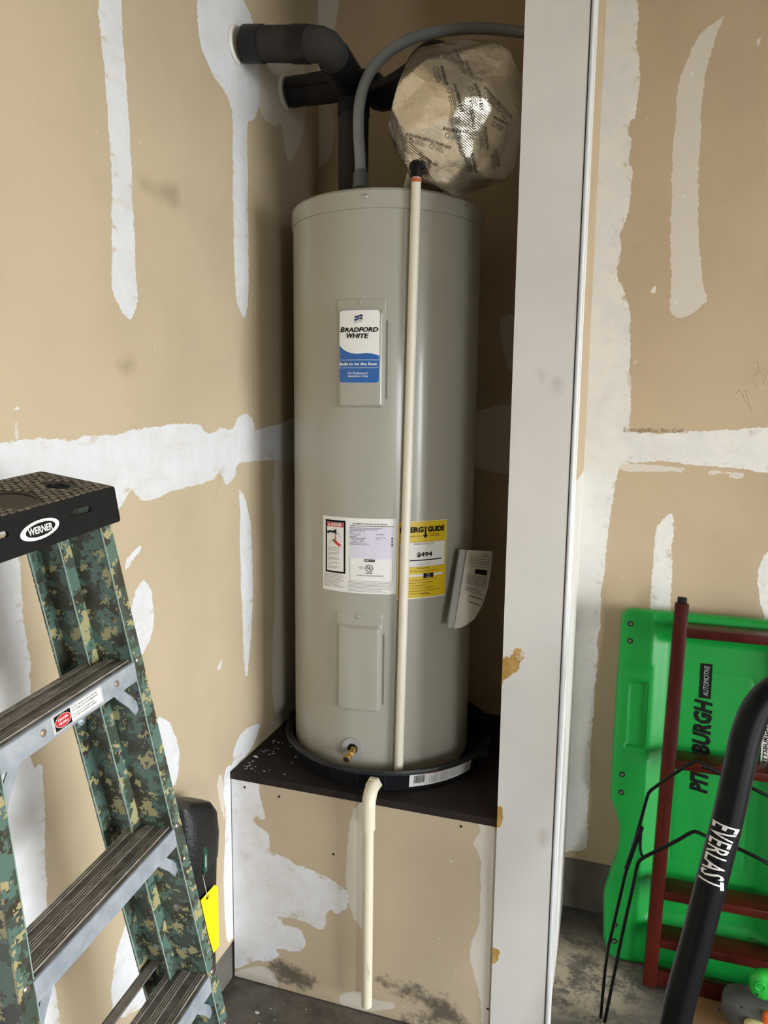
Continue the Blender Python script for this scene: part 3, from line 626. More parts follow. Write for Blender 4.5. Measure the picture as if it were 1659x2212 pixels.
# drain pan
m_pan = plain('black_pan_plastic', '1a1c20', .38, 0, .15, 8)
PX, PY = .365, 2.016
pan = thing('drain_pan', 'round black plastic drain pan under the water heater', 'drain pan', (PX, PY, ZP))
MB().lathe([(0, .0), (.282, 0), (.284, .001), (.297, .060), (.303, .066), (.3095, .0665), (.3105, .062), (.3105, .056), (.3075, .055), (.300, .0575), (.2945, .060), (.2925, .062), (.281, .008), (.0, .008)], (PX, PY, ZP), 96).build('pan_body', m_pan, pan, 50)
for k in range(24):
    b = MB(); a = 2*math.pi*k/24; r0, r1 = .2845, .2965; t = A((-math.sin(a), math.cos(a), 0))*.006; d = A((math.cos(a), math.sin(a), 0))
    b.add([A((PX, PY, ZP+.002))+d*(r0-.001)-t, A((PX, PY, ZP+.002))+d*(r0-.001)+t, A((PX, PY, ZP+.002))+d*(r0+.002), A((PX, PY, ZP+.056))+d*(r1-.001)-t, A((PX, PY, ZP+.056))+d*(r1-.001)+t, A((PX, PY, ZP+.056))+d*(r1+.001)], [(0, 2, 5, 3), (2, 1, 4, 5)]); b.build('pan_rib', m_pan, pan, 0)
la = math.radians(-14); b = MB(); b.tube([(PX+.309*math.cos(la), PY+.309*math.sin(la), ZP+.045), (PX+.309*math.cos(la), PY+.309*math.sin(la), ZP+.064)], .017, 18); b.build('pan_lug', m_pan, pan)
b = MB(); b.disc((PX+.311*math.cos(la), PY+.311*math.sin(la), ZP+.0642), (0, 0, 1), .006, .0003, 14); b.build('pan_lug_hole', m_dark, pan, 0)
def panmap(off):
    def f(u, v): a = math.radians(-62)+u/.29; r = .2845+.0125*(v/.058)+off; return (PX+r*math.cos(a), PY+r*math.sin(a), ZP+v)
    return f
f0, f1, f2 = panmap(.0018), panmap(.0022), panmap(.0026)
b = MB(); rect(b, f0, 0, .012, .205, .0525, 24); pb = b.build('pan_label', m_white, pan, 0)
b = MB(); rect(b, f1, .048, .047, .115, .0525, 8); rect(b, f1, .004, .049, .024, .0525, 3); b.build('label_red_bar', m_red, pb, 0)
b = MB(); u = .012; r_ = random.Random(2)
while u < .042: w = r_.choice((.0006, .0009, .0014)); rect(b, f1, u, .022, u+w, .046); u += w+r_.choice((.0007, .001))
rect(b, f1, .0465, .012, .0473, .0525); rect(b, f1, .118, .012, .1188, .0525)
fine_print(b, f1, .052, .082, .043, 8, .0035, .001, 1, .1); fine_print(b, f1, .088, .116, .043, 8, .0035, .001, 2, .1); fine_print(b, f1, .122, .2, .05, 9, .0038, .001, 3, .1); b.build('fine_print', m_black, pb, 0)

# pan drain: fitting, elbow and white pipe down to the floor
m_pvc = plain('aged_white_pvc', 'e6dfc8', .35, 0, .06, 14)
m_pvcs = NT('scuffed_pvc'); _p = m_pvcs.pos()
m_pvcs.base(m_pvcs.mix(m_pvcs.math('MULTIPLY', m_pvcs.ramp(m_pvcs.noise(_p, 30, 6, .7, (1, 1, .12)), .62, .72), .55), lin('e4dcc4'), lin('57524a'))); m_pvcs.rough(.38)
DX, DY = .421, 1.664
dp = thing('pan_drain_pipe', 'white plastic drain pipe hanging down in front of the platform panel', 'pipe', (DX, DY, .06))
MB().tube([(DX, DY, .06), (DX, DY, .60)], .0142, 20).build('pipe', m_pvcs.m, dp)
b = MB(); b.tube([(DX, DY, .565), (DX, DY, .60), (DX, DY-.0, .628), (DX, DY+.008, .652), (DX, DY+.026, .664), (DX, DY+.036, .666)], [.0178, .0178, .0178, .0178, .0178, .0178], 20, True, 2); b.build('elbow', m_pvc, dp)
b = MB(); b.tube([(DX, DY+.034, .666), (DX, DY+.046, .666)], .0215, 6); b.build('hex_fitting', m_pvc, dp, 20)

# relief valve discharge pipe on the tank front
m_cpvc = plain('cream_cpvc', 'ebe4d4', .42, 0, .05, 20)
m_org = plain('orange_primer', 'c8683a', .5); m_rub = plain('black_rubber_elbow', '121212', .5)
ta = math.radians(-59.6); tn = A((math.cos(ta), math.sin(ta), 0)); tc = A((HX, HY, 0))+tn*(HR+.0185)
ep = A((*tc[:2], 2.215))
dpipe = thing('relief_discharge_pipe', 'slim cream discharge pipe running down the front of the heater', 'pipe', (tc[0], tc[1], ZP+.012))
tb_, tt_ = A((*tc[:2], ZP+.012))-A((.013, .006, 0)), A((*tc[:2], 2.190))+A((.007, .003, 0))
ep = tt_+A((0, 0, .025))
MB().tube([tb_, tt_], .0118, 18).build('pipe', m_cpvc, dpipe)
MB().tube([tt_-A((0, 0, .012)), tt_-A((0, 0, .003))], .0128, 18).build('primer_band', m_org, dpipe)
b = MB(); b.tube([ep-A((0, 0, .026)), ep-A((0, 0, .008)), ep+A((-.002, .004, .004)), ep+A((-.012, .022, .010)), ep+A((-.02, .034, .010))], .0145, 16, True, 2); b.build('elbow', m_rub, dpipe)
b = MB(); b.tube([ep+A((-.014, .022, .008)), A((.40, 1.99, 2.205))], .0118, 14); b.build('side_pipe', m_cpvc, dpipe)

# insulated water pipes
m_foam = plain('grey_pipe_foam', '3a3835', .85, 0, .25, 160, .5, 500); m_tape = plain('black_tape', '17161a', .42, 0, .2, 14, .25, 40)
m_cop = plain('copper', 'b5714e', .35, 1); m_esc = plain('white_escutcheon', 'e4e0d8', .35)
B1 = hit(703, 96, 1, 1.80); E1 = A((.245, 1.985, Z1)); C1 = hit(764, 190, 1, 1.985); z_a = hit(520, 97, 1, 1.80)
p1 = thing('insulated_pipe', 'black foam-wrapped water pipe bending down from the upper wall plate to the tank', 'pipe', E1)
aw = A((0.0, 1.80, z_a[2])); st = A((.028, 1.80, z_a[2])); mid = A((C1[0], 1.985, C1[2])); dn = A((C1[0], 1.985, Z1+.001))
RF = .041
k1 = st+(B1-st)*.22; k2 = st+(B1-st)*.60; k3 = st+(B1-st)*.80
def corner(P, r=.03):
    '''path with each corner cut short, as mitred foam is'''
    P = [A(q, float) for q in P]; out = [P[0]]
    for a, c, e in zip(P[:-2], P[1:-1], P[2:]): out += [c+unit(a-c)*r, c+unit(a-c)*r*.45+unit(e-c)*r*.05, c+unit(e-c)*r*.45+unit(a-c)*r*.05, c+unit(e-c)*r]
    return out+[P[-1]]
b = MB(); b.tube(corner([st, B1, mid, dn]), RF, 22); p1b = b.build('foam_sleeve', m_foam, p1)
b = MB(); b.tube([st-A((.002, 0, 0)), k1], RF+.0022, 22); b.build('tape_wrap', m_tape, p1); b = MB(); b.tube([k2, k3], RF+.0022, 22); b.build('tape_wrap', m_tape, p1)
b = MB(); b.tube(corner([B1+(mid-B1)*.28, mid, mid+(dn-mid)*.22]), RF+.0025, 22); b.build('tape_wrap', m_tape, p1)
b = MB(); b.tube([aw+A((.006, 0, 0)), st+A((.01, 0, 0))], .011, 14); b.build('copper_pipe', m_cop, p1)
def escut(c, r, par):
    b = MB(); q = [(r*.45, .006), (r*.9, .009), (r, .004), (r, 0.0005)]
    b.lathe(q, n=36, f=lambda x, y, z: (z, c[1]+x, c[2]+y)); o = b.build('escutcheon', m_esc, par)
    b = MB(); b.tube([(.010, c[1]+.002, c[2]-r*.45), (.0085, c[1]+.006, c[2]-r*.95)], .0008, 5); b.build('plate_split', m_dark, par, 0)
escut(aw, .047, p1)
W2 = hit(612, 197, 0, 0); W2 = A((0, 2.085, W2[2]))
p2 = thing('insulated_pipe', 'black foam-wrapped water pipe running straight from the lower wall plate behind the bend', 'pipe', (W2[0]+.02, W2[1], W2[2]-RF))
G2 = hit(862, 190, 1, 2.04); H2 = hit(925, 148, 1, 1.97)
b = MB(); b.tube([W2+A((.016, 0, 0)), W2+A((.26, 0, 0)), G2+A((-.06, .02, -.012)), G2, (G2+H2)/2, H2, H2+A((.04, -.06, -.04))], RF, 22, True, 2); b.build('foam_sleeve', m_tape, p2)
b = MB(); b.tube([W2+A((.085, 0, 0)), W2+A((.20, 0, 0))], RF+.0012, 22); b.build('foam_band', m_foam, p2)
b = MB(); b.tube([W2+A((.03, -RF-.0005, -.002)), W2+A((.12, -RF-.001, -.005)), W2+A((.2, -RF-.0005, -.003))], .0022, 6); b.build('sleeve_seam', m_dark, p2, 0)
b = MB(); b.tube([H2-A((.02, -.02, -.01)), H2+A((.03, -.045, .005)), H2+A((.06, -.07, -.05))], RF+.005, 18, True, 2); b.build('tape_wrap', m_tape, p2)
escut(W2, .047, p2)

# electrical whip
m_cond = plain('grey_conduit', '8d9294', .45, 0, .08, 30)
cd = thing('electrical_conduit', 'grey flexible electrical conduit arching from the tank top behind the white post', 'conduit', at(778, 404, 1.90))
cp = [at(779, 408, 1.90), at(778, 340, 1.90), at(773, 270, 1.90), at(778, 205, 1.9), at(800, 150, 1.91), at(845, 105, 1.93), at(900, 78, 1.96), at(965, 64, 2.0), at(1040, 60, 2.02), at(1100, 66, 2.02), at(1160, 74, 2.0)]
cp = [q for q in cp]; cp[-1][0] = min(cp[-1][0], XL)
b = MB(); b.tube(cp, .0145, 18, True, 2); b.build('conduit_tube', m_cond, cd)
b = MB(); q0, q1 = at(779, 409, 1.90), at(779, 376, 1.90); b.tube([q0, q1], [.0215, .0195], 18); b.tube([q1, at(778, 370, 1.90)], .0165, 18); b.build('conduit_connector', plain('grey_connector', '565b5c', .4), cd)
MB().tube([(.42, 1.98, Z1), (.42, 1.98, Z1+.045)], .02, 14).build('pipe_nipple', m_rub, heater)

# foil wrapped expansion tank
m_foil = NT('foil_tape'); _p = m_foil.pos()
_vc = m_foil.n('ShaderNodeTexVoronoi'); m_foil.l(_p, _vc.inputs['Vector']); _vc.inputs['Scale'].default_value = 11
_sc = m_foil.n('ShaderNodeSeparateColor'); m_foil.l(_vc.outputs['Color'], _sc.inputs[0])
m_foil.base(m_foil.mix(_sc.outputs[0], lin('fbf4e6'), lin('b9b0a0'))); m_foil.metal(.95)
m_foil.rough(m_foil.math('ADD', m_foil.math('MULTIPLY', _sc.outputs[1], .16), m_foil.math('MULTIPLY', m_foil.noise(_p, 25, 5, .7), .28)))
_w = m_foil.n('ShaderNodeTexWave'); _mp = m_foil.n('ShaderNodeMapping'); m_foil.l(_p, _mp.inputs[0]); _mp.inputs['Rotation'].default_value = (.5, .9, .4)
m_foil.l(_mp.outputs[0], _w.inputs[0]); _w.inputs['Scale'].default_value = 75; _w.inputs['Distortion'].default_value = 1.5; _w.inputs['Detail'].default_value = 2
_v = m_foil.n('ShaderNodeTexVoronoi'); m_foil.l(_p, _v.inputs['Vector']); _v.inputs['Scale'].default_value = 16
m_foil.bump(m_foil.math('ADD', m_foil.math('ADD', m_foil.math('MULTIPLY', m_foil.noise(_p, 9, 3, .5), .9), m_foil.math('MULTIPLY', m_foil.noise(_p, 55, 5, .65), .16)), m_foil.math('ADD', m_foil.math('MULTIPLY', _w.outputs[1], .018), m_foil.math('MULTIPLY', _v.outputs['Distance'], .5))), .9, .014); m_foil = m_foil.m
FC = at(984, 258, 1.78); FA = A((.168, .150, .168))
_pl = []
_rr = random.Random(12)
for k in range(34):
    while True:
        q = A([_rr.gauss(0, 1) for _ in range(3)]); q = unit(q)
        if all(q@w < .84 for w, _ in _pl): break
        if _rr.random() < .02: break
    _pl.append((q, _rr.uniform(.90, 1.02)))
def blob(d):
    d = unit(d); r = 1.07
    e = 0.0
    for q, h in _pl:
        c = d@q
        if c > .2: e += math.exp(-(h/c)*90)
    r = -math.log(e+math.exp(-1.12*90))/90
    v = Vector(tuple(d*2.6)); r += .014*mnoise.noise(v)+.012*(abs(mnoise.noise(v*2.2))-.2)+.004*mnoise.noise(v*7)
    return r
def blobp(d, off=0):
    d = unit(d); r = blob(d); return FC+FA*d*r+d*off
bm = bmesh.new(); bmesh.ops.create_icosphere(bm, subdivisions=6, radius=1)
b = MB(); b.add([blobp(A(v.co)) for v in bm.verts], [tuple(v.index for v in g.verts) for g in bm.faces]); bm.free()
et = thing('foil_wrapped_tank', 'lumpy expansion tank wrapped in crinkled silver foil tape above the heater', 'expansion tank', FC-A((0, 0, .17)))
b.build('foil_wrap', m_foil, et, 28, fix=False)
m_print = plain('foil_print', '2a2723', .6)
def foil_word(px, py, ang, sz):
    # find the direction whose surface point lies under that spot
    d0 = ray(px, py); best = None
    for t in np.linspace(1.5, 1.85, 60):
        q = CAM+d0*t; dd = (q-FC)/FA; L = np.linalg.norm(dd)
        if L <= blob(dd): best = dd/L; break
    if best is None: return
    n = best; e1 = unit(RT-n*(RT@n)); e2 = np.cross(n, e1); e2 = e2 if e2@UP > 0 else -e2
    ca, sa = math.cos(ang), math.sin(ang); rr = float(np.linalg.norm(FA*n))
    fm = lambda u, v: blobp(n+(e1*(u*ca-v*sa)+e2*(u*sa+v*ca))/rr, .0022)
    b = MB(); text(b, fm, 'POLYKEN 557', 0, 0, sz, bold=.02, res=1)
    k = sz*.62; b.tube([fm(-sz*1.9+k*math.cos(t), -sz*1.35+k*math.sin(t)) for t in np.linspace(0, 6.28, 15)], .0005, 4, False)
    fine_print(b, fm, -sz*.8, sz*2.2, -sz*.8, 4, sz*.36, sz*.11, int(px), .3)
    b.build('tape_print', m_print, et, 0)
for px, py, an in ((960, 165, -1.35), (1012, 150, -1.35), (990, 210, -1.3), (1036, 205, -1.3), (1020, 250, -1.3), (1062, 210, -.5), (1090, 238, -.6), (985, 282, -.1), (950, 310, -.2), (1050, 300, -1.3), (1072, 340, -1.3), (1025, 355, -1.3), (905, 296, -.1), (925, 345, -.25), (1080, 262, -.3), (990, 125, -1.2)):
    foil_word(px, py, an, .0086)

# ------------------------------------------------------------------ stepladder leaning by the left wall
_dl = math.radians(5.0)
_d0, _u0, LN = A((.1, 0, -.995)), A((0, 1., 0)), A((.995, 0, .1))
LD = math.cos(_dl)*_d0+math.sin(_dl)*_u0; LU = math.cos(_dl)*_u0-math.sin(_dl)*_d0
LO = A((.286, .928, 1.21))-.1355*LU-.30*LD
lad = lambda u, d, n: LO+u*LU+d*LD+n*LN
LEND = LO[2]/-LD[2]
m_camo = NT('digital_camo_fibreglass')
_uv = m_camo.n('ShaderNodeUVMap').outputs[0]
_sn = m_camo.n('ShaderNodeVectorMath', operation='SNAP'); m_camo.l(_uv, _sn.inputs[0]); _sn.inputs[1].default_value = (.0026, .0026, .0026)
_s2 = m_camo.n('ShaderNodeVectorMath', operation='SNAP'); m_camo.l(_uv, _s2.inputs[0]); _s2.inputs[1].default_value = (.0052, .0052, .0052)
n1 = m_camo.noise(_sn.outputs[0], 26, 5, .68); n2 = m_camo.noise(_s2.outputs[0], 19, 5, .7, (1, 1, 3)); 
_o = m_camo.n('ShaderNodeVectorMath', operation='ADD'); m_camo.l(_sn.outputs[0], _o.inputs[0]); _o.inputs[1].default_value = (7.3, 3.1, 5); n3 = m_camo.noise(_o.outputs[0], 24, 5, .7)
st_ = lambda x, t: m_camo.math('GREATER_THAN', x, t)
_c = m_camo.mix(st_(n2, .5), lin('566e64'), lin('434d43')); _c = m_camo.mix(st_(n3, .545), _c, lin('3b382c')); _c = m_camo.mix(st_(n1, .56), _c, lin('a39a70')); _c = m_camo.mix(st_(n2, .66), _c, lin('7c958a'))
m_camo.base(_c); m_camo.rough(.4); m_camo = m_camo.m
m_alu = plain('brushed_aluminium', 'c3cad4', .38, .45, .2, 22, .15, 200, None, 'a2abb6'); m_tread = plain('dirty_aluminium_tread', '8f8a82', .5, .3, .4, 30, .3, 200, None, '5f5a53'); m_ridge = plain('worn_tread_ridge', 'd2cdc6', .4, .4, .3, 40, 0, 200, None, 'a19b92')
m_cap = plain('black_ladder_plastic', '141517', .45, 0, .2, 30, .2, 300)
ladder = thing('stepladder', 'camouflage-patterned fibreglass stepladder with black top cap and aluminium steps', 'stepladder', lad(0, LEND, -.05))
def rail(sec, d0, d1, name):
    """loft a rail from a cross section (u, n) given at depth d by sec(d); uv = (round the section, along)"""
    s0, s1 = sec(d0), sec(d1); n = len(s0); b = MB()
    vs = [lad(u, d0, k) for u, k in s0]+[lad(u, d1, k) for u, k in s1]; fs = []; uv = []; acc = 0
    for i in range(n):
        j = (i+1) % n; L = math.hypot(s0[j][0]-s0[i][0], s0[j][1]-s0[i][1])
        fs.append((i, j, n+j, n+i)); uv.append(((acc, d0), (acc+L, d0), (acc+L, d1), (acc, d1))); acc += L
    fs += [tuple(range(n))[::-1], tuple(range(n, 2*n))]; uv += [tuple((0, 0) for _ in range(n))]*2
    b.add(vs, fs, uv); return b.build(name, m_camo, ladder, 0)
T = .004
def sec_front(s):
    def f(d):
        w = s*(.114+.072*d)
        return [(w, -.062), (w, 0), (w+s*.024, 0), (w+s*.024, -T), (w+s*T, -T), (w+s*T, -.066), (w-s*.022, -.066), (w-s*.022, -.062)]
    return f
def sec_rear(s):
    def f(d):
        w = s*(.112+.070*d)
        return [(w, -.118), (w, -.078), (w+s*.02, -.078), (w+s*.02, -.082), (w+s*T, -.082), (w+s*T, -.122), (w-s*.024, -.122), (w-s*.024, -.118)]
    return f
for s in (1, -1):
    rail(sec_front(s), .012, LEND-.03, 'front_rail'); rail(sec_rear(s), .045, LEND-.03, 'rear_rail')
    for nn, ww, k0 in ((-.033, .114, .072), (-.10, .112, .07)):
        u = s*(ww+k0*LEND); b = MB(); b.rbox((u-.02, LEND-.06, nn-.034 if nn > -.05 else nn-.024), (u+.02, LEND-.004, nn+.036 if nn > -.05 else nn+.024), .004, lambda a, d, n: lad(a, d, n)); b.build('foot', m_cap, ladder)
m_worn_hl = plain('worn_highlit_rail_edge', '93a89c', .5)  # pale rail edges: wear plus a bevel highlight put into the colour
for s in (1, -1):
    for w0, k0, nn in ((.114, .072, .0004), (.092, .072, -.0616), (.088, .070, -.1176), (.112, .070, -.0776)):
        b = MB(); e = .0008; d0, d1 = .05, LEND-.04
        b.add([lad(s*(w0+k0*d)+dx, d, nn+dn_) for d in (d0, d1) for dx, dn_ in ((-e, -.001), (e, -.001), (e, .0004), (-e, .0004))], [(0, 1, 5, 4), (1, 2, 6, 5), (2, 3, 7, 6), (3, 0, 4, 7), (3, 2, 1, 0), (4, 5, 6, 7)]); b.build('worn_highlit_edge', m_worn_hl, ladder, 0)
STEPS = [.30, .605, .91, 1.215]
def step(db, k):
    w = .114+.072*db-.0002; h = .033; b = MB()
    # channel: front band, rear band, tread
    b.box((-w, db-h, -.003), (w, db, .0015), lad); b.box((-w, db-h, -.080), (w, db, -.0765), lad); b.box((-w, db-h, -.080), (w, db-h+.003, .0015), lad)
    o = b.build('step', m_alu, ladder, 0)
    t = MB(); t.box((-w+.001, db-h-.0006, -.0785), (w-.001, db-h+.0003, .0), lad); t.build('tread_plate', m_tread, o, 0)
    for x in (-.0768, -.0722, -.0676, -.0500, -.0455, -.0410, -.0365, -.0165, -.0118, -.0071):
        t = MB(); t.box((-w+.001, db-h-.0026, x-.0010), (w-.001, db-h-.0004, x+.0010), lad); t.build('tread_ridge', m_ridge, o, 0)
    return o
steps = [step(d, i) for i, d in enumerate(STEPS)]
# rivets on the top step, its warning sticker, and rail bolts
for u in (.088, -.062):
    b = MB(); b.disc(lad(u, .30-.0165, .0015), LN, .0052, .0008, 14, .0012); b.build('rivet', plain('dull_rivet', 'a08c7c', .5, .6), steps[0])
fs = lambda off: (lambda u, v: lad(u, .2835-v, .0016+off))
b = MB(); rect(b, fs(.0003), -.045, -.0125, .055, .0125); stk = b.build('warning_sticker', m_white, steps[0], 0)
b = MB(); rect(b, fs(.0006), -.0415, -.0105, -.0105, .0105); frame(b, fs(.0006), -.0435, -.0115, .0535, .0115, .0004, 1)
for s_, v, z in (('Do Not Stand at or above this level.', .0078, .0036), ('YOU CAN LOSE YOUR BALANCE.', .0033, .0036), ('No se pare en o por encima de este', -.0018, .0030), ('nivel. USTED PUEDE PERDER EL EQUILIBRIO', -.0058, .0026)):
    text(b, fs(.0006), s_, -.008, v, z, align='LEFT', shear=.2, bold=.01, res=1)
b.build('lettering', m_black, steps[0], 0)
b = MB(); b.add([fs(.0009)(-.026+.0145*math.cos(t), .0088*math.sin(t)) for t in np.linspace(0, 6.283, 28, endpoint=False)], [tuple(range(28))]); b.build('danger_oval', m_red, steps[0], 0)
b = MB(); text(b, fs(.0012), 'DANGER', -.026, .0028, .0046, bold=.03); text(b, fs(.0012), 'PELIGRO', -.026, -.0030, .0046, bold=.03)
b.tube([fs(.0010)(-.026+.0145*math.cos(t), .0088*math.sin(t)) for t in np.linspace(0, 6.283, 33)], .0004, 4, False); b.build('lettering', m_white, steps[0], 0)
m_bolt = plain('bolt_steel', '9a8f86', .4, .8)
for d in (.27, .575, .64, .88, 1.0):
    w = .114+.072*d
    for s in (1, -1): b = MB(); b.disc(lad(s*(w+.012), d, 0), LN, .0055, .001, 12, .0015); b.build('rail_rivet', m_bolt, ladder)
b = MB(); w = .114+.072*.735; b.disc(lad(w-.0002, .735, -.03), -LU, .0075, .0012, 16, .001); b.build('rail_bolt', m_bolt, ladder)
# curved knee braces below each step
for db in STEPS[:3]:
    for s in (1, -1):
        w = .114+.072*db; path = [lad(s*(w-.038), db-.004, -.014), lad(s*(w-.028), db+.012, -.014), lad(s*(w-.008), db+.035, -.013), lad(s*(w+.002), db+.052, -.012)]
        b = MB()
        for i in range(3):
            p, q = path[i], path[i+1]; wv = unit(np.cross(q-p, LN))*.0085
            b.add([p-wv, p+wv, q+wv, q-wv, p-wv+LN*.002, p+wv+LN*.002, q+wv+LN*.002, q-wv+LN*.002], [(0, 1, 2, 3), (7, 6, 5, 4), (0, 4, 5, 1), (3, 2, 6, 7), (1, 5, 6, 2), (0, 3, 7, 4)])
        b.build('knee_brace', m_alu, ladder, 40)
# rear crossbars
for d in (.87, 1.3):
    w = .112+.070*d; b = MB(); b.box((-w-.003, d-.012, -.112), (w+.003, d+.012, -.109), lad); b.box((-w-.003, d-.012, -.112), (w+.003, d-.009, -.092), lad); b.build('rear_crossbar', m_tread, ladder, 0)
for s in (1, -1):
    w = .112+.07*.36; b = MB(); b.disc(lad(s*(w-.010), .368, -.1175), LN, .009, .004, 12, .003); b.disc(lad(s*(w-.010), .368, -.1140), LN, .005, .003, 8, .002); b.build('spreader_hinge', m_alu, ladder)
# top cap: tilted slab with a deep front apron
ct = math.radians(8.2); CBk = A((-math.cos(ct), 0, math.sin(ct))); CB = unit(CBk-LU*(CBk@LU)); CN = unit(np.cross(LU, CB)); CN = CN if CN[2] > 0 else -CN
CW = .147; CF = lad(0, -.006, .014)
capm = lambda u, k, h: CF+u*LU+k*CB+h*CN      # u across, k back from the front edge, h up
def fill(poly, holes, to3, n):
    """flat plate with holes, filled by triangles, given thickness"""
    bm = bmesh.new(); es = []
    for lp in [poly]+holes:
        vs = [bm.verts.new((x, y, 0)) for x, y in lp]; es += [bm.edges.new((vs[i], vs[(i+1) % len(vs)])) for i in range(len(vs))]
    g = bmesh.ops.triangle_fill(bm, edges=es, use_beauty=True); bm.verts.index_update()
    vs = [tuple(v.co) for v in bm.verts]; fs = [tuple(v.index for v in f.verts) for f in bm.faces]; ed = [tuple(v.index for v in e.verts) for e in bm.edges if len(e.link_faces) == 1]; bm.free()
    N = len(vs); b = MB(); b.add([to3(x, y, 0) for x, y, _ in vs]+[to3(x, y, n) for x, y, _ in vs], [f for f in fs]+[tuple(k+N for k in f[::-1]) for f in fs]+[(a, c, c+N, a+N) for a, c in ed])
    return b
def rr_poly(x0, y0, x1, y1, r, n=5):
    out = []
    for cx, cy, a in ((x1-r, y1-r, 0), (x0+r, y1-r, 90), (x0+r, y0+r, 180), (x1-r, y0+r, 270)):
        for t in np.linspace(0, 90, n): out.append((cx+r*math.cos(math.radians(a+t)), cy+r*math.sin(math.radians(a+t))))
    return out
circ = lambda x, y, rx, ry=None, n=24: [(x+rx*math.cos(t), y+(ry or rx)*math.sin(t)) for t in np.linspace(0, 2*math.pi, n, endpoint=False)]
hole = circ(.094, .055, .0165)
cap = fill(rr_poly(-CW, 0, CW, .132, .006), [hole, circ(-.094, .055, .0165), circ(-.008, .052, .040, .036)], lambda x, y, h: capm(x, y, h), -.004).build('top_cap', m_cap, ladder, 30)
apx = lambda x, y, h: lad(x, y, .0145+h)   # apron on the front: x across, y down
fill(rr_poly(-CW, -.006, CW, .047, .004), [rr_poly(.044, .0105, .090, .019, .004), rr_poly(-.108, .0105, -.062, .019, .004)], lambda x, y, h: apx(x, y, h), -.005).build('cap_apron', m_cap, cap, 30)
for x_ in (CW-.005, -CW): b = MB(); b.box((x_, 0, -.042), (x_+.005, .132, -.0005), lambda x, k, h: capm(x, k, h)); b.build('cap_skirt', m_cap, cap, 0)
b = MB(); b.lathe([(.0, -.016), (.038, -.016), (.0405, -.001)], n=40, f=lambda x, y, z: tuple(capm(-.008+x, .052+y*.9, z))); b.build('cap_tray', m_cap, cap)
b = MB(); b.add([capm(-.010+.024*math.cos(t), .052+.013*math.sin(t), -.0155) for t in np.linspace(0, 6.283, 26, endpoint=False)], [tuple(range(26))]); b.build('tray_emblem', plain('worn_red_emblem', '94605a', .6, 0, .4, 90), cap, 0)
pads = MB()
for j in range(13):
    for i in range(22):
        x = -CW+.010+i*.0130+(.0065 if j % 2 else 0); y = .006+j*.0098
        if x > CW-.009 or y > .126: continue
        if any((x-hx)**2/(hr+.008)**2+(y-hy)**2/(hr2+.007)**2 < 1 for hx, hy, hr, hr2 in ((.094, .055, .0165, .0165), (-.094, .055, .0165, .0165), (-.008, .052, .040, .036))): continue
        pads.box((x-.0048, y-.0026, -.0002), (x+.0048, y+.0026, .0016), lambda a, k, h: capm(a, k, h))
pads.build('tread_pads', plain('glint_cap_pads', '2c2a27', .45, 0, .6, 140, 0, 100, None, '857a6a'), cap, 0)['kind'] = 'stuff'  # beige noise in the pad colour imitates glints on black plastic
fa = lambda off: (lambda u, v: lad(-.012+u, .022-v, .0146+off))
b = MB(); N = 40; outer = [fa(.0008)(.0345*math.cos(t)+.004*math.sin(t), .0125*math.sin(t)) for t in np.linspace(0, 2*math.pi, N, endpoint=False)]; inner = [fa(.0008)(.001+.0262*math.cos(t)+.003*math.sin(t), .0001+.0088*math.sin(t)) for t in np.linspace(0, 2*math.pi, N, endpoint=False)]
b.add(outer+inner, [(i, (i+1) % N, N+(i+1) % N, N+i) for i in range(N)]); text(b, fa(.0012), 'WERNER', .0, -.0003, .0125, w=.043, bold=.03, shear=.05); b.build('badge', m_white, cap, 0)

# ------------------------------------------------------------------ black foam case behind the ladder, and its tags
m_case = plain('black_textured_foam', '15171a', .38, 0, .2, 40, .9, 190); m_nyl = plain('black_nylon', '101113', .55)
cb = hit(446, 1810, 0, .07)
case = thing('foam_case', 'black padded foam case leaning on the wall behind the stepladder', 'case', (.066, cb[1]-.085, 0))
lv = [(1.02, .0, .055, .0), (1.0, .001, .056, .0), (.62, .002, .06, .0), (.50, .0, .062, .02)]
prof = [(0.0, .045, .045, 0), (.10, .05, .055, 0), (.35, .05, .060, .0), (.50, .055, .066, .004), (.52, .055, .066, .004)]
def case_sec(z, rx, ry, oy, n=28, e=.55):
    return [(.064+rx*math.copysign(abs(math.cos(t))**e, math.cos(t)), cb[1]-.075+oy+ry*math.copysign(abs(math.sin(t))**e, math.sin(t)), z) for t in np.linspace(0, 2*math.pi, n, endpoint=False)]
def loft(secs, n=28):
    b = MB(); b.add([q for s in secs for q in s], [(i*n+k, i*n+(k+1) % n, (i+1)*n+(k+1) % n, (i+1)*n+k) for i in range(len(secs)-1) for k in range(n)]+[tuple(range(n))[::-1], tuple(range((len(secs)-1)*n, len(secs)*n))]); return b
zt = hit(405, 1690, 0, .07)[2]; zb_ = hit(445, 1832, 0, .07)[2]
loft([case_sec(0, .045, .06, -.004), case_sec(.2, .048, .062, -.004), case_sec(zb_-.13, .05, .064, -.002)]).build('case_body', m_case, case, 50)
loft([case_sec(zb_-.135, .05, .066, -.001), case_sec(zb_+.003, .053, .07, .001)]).build('nylon_band', m_nyl, case, 50)
loft([case_sec(zb_, .055, .072, .002), case_sec(zb_+.06, .058, .075, .002), case_sec(zb_+.11, .056, .072, 0), case_sec(zb_+.138, .05, .06, -.006), case_sec(zb_+.155, .045, .045, -.020), case_sec(zb_+.175, .036, .02, -.04)]).build('case_lid', m_case, case, 50)
gx = .118; g0, g1 = hit(441, 1828, 0, gx), hit(444, 1882, 0, gx)
